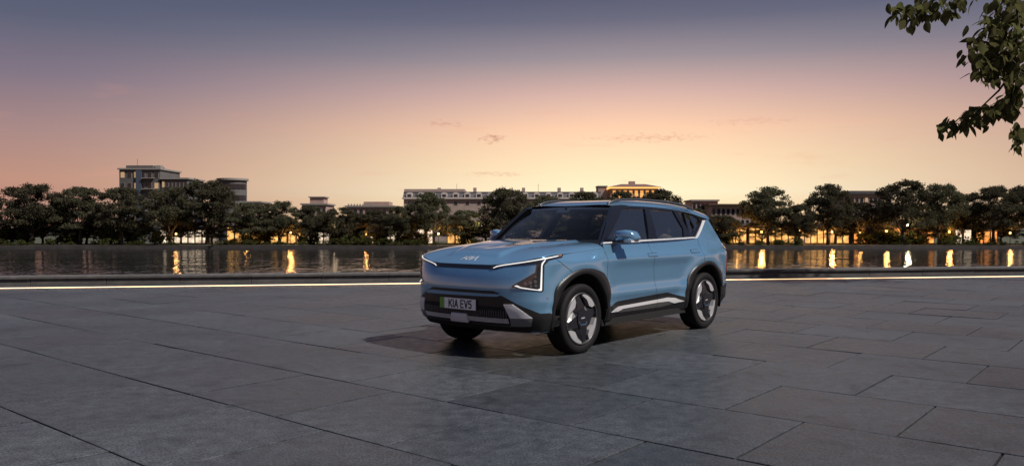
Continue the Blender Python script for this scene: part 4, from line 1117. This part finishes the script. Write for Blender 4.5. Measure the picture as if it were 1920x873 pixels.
def glow_mat(name, col, st):
    m = bpy.data.materials.new(name); m.use_nodes = True; nt = m.node_tree; N = nt.nodes; L = nt.links; b = N['Principled BSDF']
    b.inputs['Base Color'].default_value = (.4, .35, .3, 1); b.inputs['Emission Color'].default_value = (*col, 1)
    geo = N.new('ShaderNodeNewGeometry'); nz = N.new('ShaderNodeTexNoise'); nz.inputs['Scale'].default_value = .8; nz.inputs['Detail'].default_value = 4; L.new(geo.outputs['Position'], nz.inputs['Vector'])
    mr = N.new('ShaderNodeMapRange'); mr.inputs['From Min'].default_value = .35; mr.inputs['From Max'].default_value = .68; mr.inputs['To Min'].default_value = st * .25; mr.inputs['To Max'].default_value = st
    L.new(nz.outputs[0], mr.inputs['Value']); L.new(mr.outputs[0], b.inputs['Emission Strength']); return m
M_GW = glow_mat("white_lit_shop_window", (1.0, .78, .56), 1.5)
M_GY = glow_mat("yellow_lit_shop_window", (1.0, .50, .14), 1.8)
M_GO = glow_mat("orange_lit_shop_window", (1.0, .34, .07), 1.8)
M_SHOP = mat("shop_wall_plaster", (.28, .22, .17), rough=.8, noise=.2, nscale=1.5)
M_AWN = mat("dark_shop_roof", (.07, .05, .045), rough=.8)
M_AWNR = mat("red_shop_awning", (.35, .03, .02), rough=.7)
def shop(px0, px1, dep, h, glow, label, roofm, bays):
    x0, x1 = at(px0, 0, dep)[0], at(px1, 0, dep)[0]; W = x1 - x0; root = empty("shop", ((x0 + x1) / 2, dep, BZ)); D = 5.0
    MB().box((-W / 2, 0, 0), (W / 2, D, h)).build("wall", M_SHOP, root)
    MB().prism([(-.9, h - .05), (-.9, h + .12), (D / 2, h + .9), (D + .3, h + .12), (D + .3, h - .05)], 0, -W / 2 - .3, W / 2 + .3).build("roof", roofm, root)
    bw = W / bays
    for k in range(bays):
        a = -W / 2 + k * bw + bw * .10; b = a + bw * .80
        f = MB().box((a - .06, -.06, .25), (b + .06, .004, h - .35)).build("window_frame", M_POST, root)
        MB().box((a, -.09, .32), (b, -.062, h - .45)).build("lit_pane", glow, f)
    tag(root, label, "shop", "lit shops behind the far trees")
D0 = SHORE + 21
shop(300, 392, D0, 3.9, M_GW, "long shop with pale windows below the low office wing", M_AWN, 7)
shop(425, 500, D0 - 2, 4.6, M_GY, "yellow lit shop front beside the round-topped tower's big tree", M_AWN, 5)
shop(506, 572, D0 - 1, 4.4, M_GY, "dim yellow shop with narrow windows left of the red-roofed kiosk", M_AWN, 4)
shop(584, 618, D0 - 6, 3.4, M_GW, "small white lit kiosk with a red roof", M_AWNR, 3)
shop(694, 770, D0, 3.8, M_GW, "bright white lit shop below the flat-roofed villa", M_AWN, 6)
shop(782, 812, D0 - 3, 4.2, M_GW, "narrow bright shop left of the pale cafe terrace", M_AWN, 2)
shop(838, 884, D0 - 2, 5.2, M_GY, "pale cafe with a lit upper terrace before the dormered building", M_AWN, 3)
shop(1322, 1400, D0 - 2, 4.2, M_GY, "yellow lit shop just right of the car's tail", M_AWN, 6)
shop(1404, 1490, D0, 4.4, M_GY, "long yellow lit restaurant behind the airy domed tree", M_AWN, 7)
shop(1496, 1592, D0 - 1, 4.2, M_GY, "long yellow lit restaurant behind the open spreading tree", M_AWN, 8)
shop(1600, 1668, D0, 4.4, M_GO, "orange lit shop left of the lit green canopy", M_AWN, 5)
shop(1674, 1752, D0 - 1, 4.6, M_GO, "orange lit tavern under the lit green canopy", M_AWN, 5)
shop(1790, 1822, D0 - 8, 4.0, M_GW, "small white lit kiosk with a dark roof among the tall trees", M_AWN, 2)
shop(1830, 1870, D0 - 7, 3.6, M_GO, "dim shop with reddish windows beside the white kiosk", M_AWN, 3)

# ------------------------------------------------------------------ buildings above the trees
M_BPINK = mat("pale_rendered_wall", (.36, .275, .235), rough=.85, noise=.12, nscale=.5)
M_BGREY = mat("grey_rendered_wall", (.095, .09, .088), rough=.85, noise=.15, nscale=.4)
M_BROSE = mat("rose_rendered_wall", (.36, .25, .21), rough=.85, noise=.15, nscale=.4)
M_SLATE = mat("slate_roof", (.075, .07, .075), rough=.7, noise=.2, nscale=1.2)
M_TILE = mat("brown_tile_roof", (.16, .09, .07), rough=.8, noise=.2, nscale=1.0)
M_DORM = mat("white_dormer_paint", (.52, .46, .42), rough=.7)
M_PANE = mat("dark_window_glass", (.02, .02, .025), rough=.08)
M_PANEL = mat("lit_window_glass", (.2, .15, .1), rough=.2, emit=(1, .62, .3), estr=.35)
M_CONC = mat("concrete_trim", (.24, .22, .20), rough=.85)
def bldg(px0, px1, pyt, dep, D, label, wallm, cols_, rows_, rh=3.2, cornice=True, lit=0, roofm=None):
    x0, _, zt = at(px0, pyt, dep); x1 = at(px1, pyt, dep)[0]; W = x1 - x0; Ht = zt - BZ
    root = empty("building", ((x0 + x1) / 2, dep, BZ))
    MB().box((-W / 2, 0, 0), (W / 2, D, Ht)).build("wall", wallm, root)
    if cornice: MB().box((-W / 2 - .4, -.4, Ht), (W / 2 + .4, D + .4, Ht + .45)).build("cornice", M_CONC, root)
    rn = random.Random(px0)
    cw = W / cols_
    for r in range(rows_):
        z1 = Ht - .7 - r * rh; z0 = z1 - rh * .52
        for c in range(cols_):
            a = -W / 2 + (c + .22) * cw; b = a + cw * .56
            f = MB().box((a - .1, -.05, z0 - .1), (b + .1, .003, z1 + .1)).build("window", M_CONC, root)
            MB().box((a, -.075, z0), (b, -.052, z1)).build("pane", M_PANEL if rn.random() < lit else M_PANE, f)
    tag(root, label, "building"); return root, W, Ht
DB = 232
r, W, Ht = bldg(224, 300, 318, DB, 14, "grey apartment block with a stepped roof and lit balconies on the far shore", M_BGREY, 6, 5, lit=.14)
MB().box((-W / 2 + 1, 2, Ht + .45), (W / 2 - 3, 10, Ht + 1.4)).build("roof_house", M_BGREY, r)
for k in range(5): MB().box((1.0, -1.0, Ht - 2.6 - k * 3.2), (4.4, -.08, Ht - 2.4 - k * 3.2)).build("balcony", M_CONC, r)
MB().tube([(-3, 5, Ht), (-3, 5, Ht + 3.6)], .05, 5).build("aerial", M_POST, r)
MB().box((3.2, 3, Ht + .45), (4.8, 5, Ht + 1.5)).build("roof_plant", M_CONC, r)
MB().box((-.9, -.5, 0), (.7, -.08, Ht - .2)).build("stair_panel", mat("blue_grey_panel", (.06, .08, .11), rough=.4), r)
r, W, Ht = bldg(303, 352, 336, DB, 12, "low office wing with a band of square windows beside the grey apartment block", M_BGREY, 7, 3, lit=.1)
# round-topped tower
x0, _, zt = at(397, 336, DB - 2); x1 = at(449, 336, DB - 2)[0]; R_ = (x1 - x0) / 2; Ht = zt - BZ
r = empty("building", ((x0 + x1) / 2, DB + 4, BZ)); MB().lathe([(R_, 0), (R_, Ht)], 28, 2).build("wall", M_BGREY, r)
MB().lathe([(0, Ht + .5), (R_ + .5, Ht + .5), (R_ + .5, Ht - .1), (R_, Ht - .1)], 28, 2).build("roof", M_CONC, r)
for k in range(9):
    a = math.radians(200 + k * 17.5)
    for z in (Ht - 2.7, Ht - 6.0):
        o = MB().box((-.85, -.08, 0), (.85, .05, 1.5)).build("window", M_PANE, r, loc=(R_ * math.cos(a), R_ * math.sin(a), z), rot=(0, 0, a + math.pi / 2))
tag(r, "round-topped grey tower rising behind the big tree", "building")
bldg(452, 488, 380, DB, 9, "low pale house beside the round-topped tower", M_BROSE, 4, 2)
r, W, Ht = bldg(566, 612, 384, DB, 10, "small rose house with a square roof tower", M_BROSE, 5, 2)
MB().box((-1.5, 1, Ht + .3), (2.6, 6, Ht + 2.2)).build("roof_tower", M_BROSE, r); MB().box((-1.9, .7, Ht + 2.2), (3.0, 6.3, Ht + 2.5)).build("tower_roof", M_CONC, r)
r, W, Ht = bldg(650, 738, 388, DB, 12, "flat-roofed rose villa with a raised roof terrace", M_BROSE, 8, 2, lit=.1)
MB().box((W / 2 - 9, 1, Ht + .4), (W / 2 - 1.5, 8, Ht + 1.6)).build("roof_house", M_BROSE, r)
for k in range(9): MB().box((-W / 2 + .3 + k * .85, .2, Ht + .45), (-W / 2 + .7 + k * .85, .6, Ht + .9)).build("urn", M_CONC, r)
# long mansard building with dormers
dm = 236; x0, _, zt = at(757, 372, dm); x1 = at(1126, 372, dm)[0]; W = x1 - x0; Ht = zt - BZ
r = empty("building", ((x0 + x1) / 2, dm, BZ)); MB().box((-W / 2, 0, 0), (W / 2, 16, Ht)).build("wall", M_BPINK, r)
ms = dm / 1478.945
MB().prism([(-.5, Ht + .3), (1.3, Ht + 13 * ms - .5), (1.3, Ht + 13 * ms), (14.7, Ht + 13 * ms), (14.7, Ht + 13 * ms - .5), (16.5, Ht + .3)], 0, -W / 2 - .2, W / 2 + .2).build("roof", M_SLATE, r)
MB().box((-W / 2 - .5, -.55, Ht - .15), (W / 2 + .5, 16.5, Ht + .28)).build("cornice", M_DORM, r)
MB().box((-W / 2 - .3, 3, Ht + 13 * ms), (-W / 2 + 18, 13, Ht + 13 * ms + .9)).build("roof_house", M_BPINK, r)
nd = 17
for k in range(nd):
    cx = -W / 2 + W * (k + .5) / nd; w_ = .92
    arc = [(cx - w_, Ht + .3), (cx + w_, Ht + .3), (cx + w_, Ht + 1.25)] + [(cx + w_ * math.cos(t), Ht + 1.25 + .62 * math.sin(t)) for t in np.linspace(.35, math.pi - .35, 7)] + [(cx - w_, Ht + 1.25)]
    d = MB().prism(arc, 1, -.45, 1.4).build("dormer", M_DORM, r)
    MB().box((cx - .55, -.475, Ht + .45), (cx + .55, -.452, Ht + 1.2)).build("pane", M_PANE, d)
    for q in range(2):
        f = MB().box((cx - .68, -.05, Ht - 2.0 - q * 3.4), (cx + .68, .003, Ht - .7 - q * 3.4)).build("window", M_DORM, r)
        MB().box((cx - .55, -.075, Ht - 1.9 - q * 3.4), (cx + .55, -.052, Ht - .8 - q * 3.4)).build("pane", M_PANE, f)
for cx in (-20, -9, 6, 17, 24): MB().box((cx, 7, Ht + 13 * ms - .2), (cx + 1.0, 8.2, Ht + 13 * ms + 1.5)).build("chimney", M_BPINK, r)
for cx in (-14, 11): MB().tube([(cx, 6, Ht + 2), (cx, 6, Ht + 13 * ms + 2.6)], .05, 5).build("aerial", M_POST, r)
tag(r, "long pale building with a slate mansard roof and white arched dormers", "building")
# pavilion with glowing eaves
dp = 240; x0, _, ze = at(1140, 353, dp); x1 = at(1240, 353, dp)[0]; W = x1 - x0; Ht = ze - BZ; ms = dp / 1478.945
r = empty("building", ((x0 + x1) / 2, dp, BZ)); MB().box((-W / 2 + .8, .8, 0), (W / 2 - .8, W * .7, Ht)).build("wall", M_BROSE, r)
def frus(mb, z0, z1, a0, a1, d0, d1):
    mb.add([(-a0, 0 + d0, z0), (a0, d0, z0), (a0, W * .7 - d0, z0), (-a0, W * .7 - d0, z0), (-a1, d1, z1), (a1, d1, z1), (a1, W * .7 - d1, z1), (-a1, W * .7 - d1, z1)],
           [(0, 3, 2, 1), (4, 5, 6, 7), (0, 1, 5, 4), (1, 2, 6, 5), (2, 3, 7, 6), (3, 0, 4, 7)]); return mb
frus(MB(), Ht + .42, Ht + 9 * ms, W / 2, W / 4.4, 0, W * .18).build("roof", M_TILE, r)
MB().box((-.9, W * .3, Ht + 9 * ms), (.9, W * .3 + 2, Ht + 15 * ms)).build("roof_lantern", M_BROSE, r)
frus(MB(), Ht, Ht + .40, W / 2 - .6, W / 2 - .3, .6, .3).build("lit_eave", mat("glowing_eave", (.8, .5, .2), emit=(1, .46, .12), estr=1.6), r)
for k in range(8):
    a = -W / 2 + 1.4 + k * (W - 2.8) / 8; f = MB().box((a, .72, Ht - 3.4), (a + 1.2, .803, Ht - .5)).build("window", M_CONC, r); MB().box((a + .12, .69, Ht - 3.3), (a + 1.08, .718, Ht - .6)).build("pane", mat("orange_lit_pane", (.5, .3, .1), emit=(1, .42, .1), estr=.9) if k == 0 else bpy.data.materials["orange_lit_pane"], f)
MB().box((-W / 2 - 2.8, 2, 0), (-W / 2 - .2, 8, Ht + .6)).build("stair_tower", M_BROSE, r); MB().box((-W / 2 - 3.0, 1.8, Ht + .6), (-W / 2 + .1, 8.2, Ht + .9)).build("stair_roof", M_CONC, r)
tag(r, "rose pavilion with glowing orange eaves and a brown hipped roof", "building")
r, W, Ht = bldg(1298, 1346, 377, DB + 4, 10, "pink stepped building with a flat roof right of the glowing pavilion", M_BROSE, 6, 3)
r, W, Ht = bldg(1334, 1424, 387, DB - 4, 12, "long pink building with an overhanging flat roof", M_BROSE, 10, 2)
MB().box((-W / 2 - 1, -1, Ht + .46), (W / 2 + 1, 13, Ht + .75)).build("roof", M_TILE, r)
r, W, Ht = bldg(1594, 1672, 366, DB, 12, "dark-roofed rose block with a band of small windows", M_BROSE, 9, 3, rh=2.6, lit=.12)
MB().box((-W / 2 - .6, -.6, Ht + .46), (W / 2 + .6, 12.6, Ht + 1.3)).build("roof", M_SLATE, r)
# ------------------------------------------------------------------ near tree reaching in from the right, outside the frame but for one bough
random.seed(21)
M_NLEAF = leaf_mat("near_tree_leaves", (.105, .108, .042), tr=.45, var=.3)
TD = 18.0
root = empty("overhanging_tree", (16.2, 18.4, 0)); tag(root, "near tree whose leafy bough hangs into the sky above the paving", "tree")
inv = root.location
def T(px, py, d=0.0): p = Vector(at(px, py, TD + d)); return p - Vector(inv)
tr = MB(); tr.tube([(0, 0, -.05), (.03, .02, 1.2), (-.05, 0, 3.0), (-.2, -.1, 5.0)], [.30, .22, .19, .16], 12); trunk = tr.build("trunk", M_BARK, root, True)
def limb(pts, r0, r1, name="bough"):
    rs = [lerp(r0, r1, i / (len(pts) - 1)) for i in range(len(pts))]
    return MB().tube(pts, rs, 7).build(name, M_BARK, root, True)
limb([(-.15, -.1, 4.6), (-1.8, -.4, 5.6), T(2030, -40), T(1950, 40, -.1), T(1908, 120, -.1), T(1872, 170), T(1835, 205, .1), T(1790, 232, .1)], .07, .005)
limb([(-.2, -.1, 4.8), (-2.0, -.5, 6.6), T(1960, -110, .2), T(1850, -45, .2), T(1770, -5, .2), T(1690, 22, .2)], .08, .005)
limb([(-1.8, -.4, 5.6), T(2010, 60, .2), T(1950, 190, .2), T(1912, 255, .2), T(1905, 285, .2)], .05, .006)
leaf_v = []; leaf_f = []
prof = [(0, 0), (.10, .13), (.30, .235), (.52, .25), (.74, .17), (.90, .07), (1.0, 0)]
for t, w_ in prof: leaf_v += [(-w_, t, -.10 * t * t + w_ * .22), (0, t, -.10 * t * t), (w_, t, -.10 * t * t + w_ * .22)]
for i in range(len(prof) - 1):
    a = i * 3; leaf_f += [(a, a + 1, a + 4, a + 3), (a + 1, a + 2, a + 5, a + 4)]
leaf_me = mesh("leaf", leaf_v, leaf_f, True); leaf_me.materials.append(M_NLEAF)
spots = []
def cluster(px, py, n, sx, sy, sd=.5):
    for _ in range(n): spots.append((random.gauss(px, sx), random.gauss(py, sy), random.gauss(0, sd)))
# sprig at the top
for px, py, n, sx, sy in ((1680, 22, 16, 10, 10), (1705, 32, 18, 12, 11), (1735, 14, 18, 14, 11), (1762, 20, 16, 11, 12), (1785, 10, 12, 9, 9), (1808, 2, 10, 10, 6), (1720, 2, 12, 26, 6)): cluster(px, py, n, sx, sy, .15)
# main mass
for px, py, n, sx, sy in ((1895, 20, 90, 22, 22), (1862, 60, 75, 16, 18), (1905, 80, 90, 16, 25), (1835, 88, 44, 12, 13), (1870, 110, 56, 15, 14), (1905, 140, 56, 12, 14), (1838, 112, 24, 10, 7), (1858, 140, 34, 12, 9), (1885, 20, 24, 20, 16)): cluster(px, py, n, sx, sy)
# low sprig
for px, py, n, sx, sy in ((1905, 180, 44, 11, 14), (1880, 196, 38, 12, 10), (1855, 208, 34, 11, 9), (1830, 216, 26, 10, 8), (1805, 224, 18, 10, 8), (1784, 232, 16, 9, 8), (1767, 238, 10, 6, 6), (1905, 245, 20, 8, 10), (1908, 268, 12, 6, 8)): cluster(px, py, n, sx, sy, .2)
for px, py, n, sx, sy in ((1960, 60, 80, 26, 60), (1970, 180, 40, 22, 40)): cluster(px, py, n, sx, sy)
random.shuffle(spots)
bulk = MB(); cnt = 0
inframe = [s for s in spots if s[0] < 1925 and s[1] > -10]; outside = [s for s in spots if not (s[0] < 1925 and s[1] > -10)]
for k, (px, py, d) in enumerate(inframe + outside):
    p = T(px, py, d); L_ = random.uniform(.17, .37)
    yaw = random.uniform(0, 2 * math.pi); pit = math.radians(random.gauss(-52, 26)); rol = random.gauss(0, .6)
    R3 = Matrix.Rotation(yaw, 3, 'Z') @ Matrix.Rotation(pit, 3, 'X') @ Matrix.Rotation(rol, 3, 'Y')
    if k < 298:
        o = obj("leaf", leaf_me, None, root, p, R3.to_euler()); o.scale = (L_, L_, L_)
    else: bulk.add([p + R3 @ (Vector(v) * L_) for v in leaf_v], leaf_f)
o = obj("more_leaves", mesh("more_leaves", bulk.v, bulk.f, True), M_NLEAF, root); o["kind"] = "stuff"
for k in range(46):                                           # twigs carrying the leaves
    px, py, d = random.choice(inframe); q = random.choice([s for s in inframe if abs(s[0] - px) < 45 and abs(s[1] - py) < 30])
    MB().tube([T(px, py, d), T((px + q[0]) / 2, (py + q[1]) / 2 - 5, (d + q[2]) / 2), T(*q)], [.009, .007, .004], 4, False).build("twig", M_BARK, root)
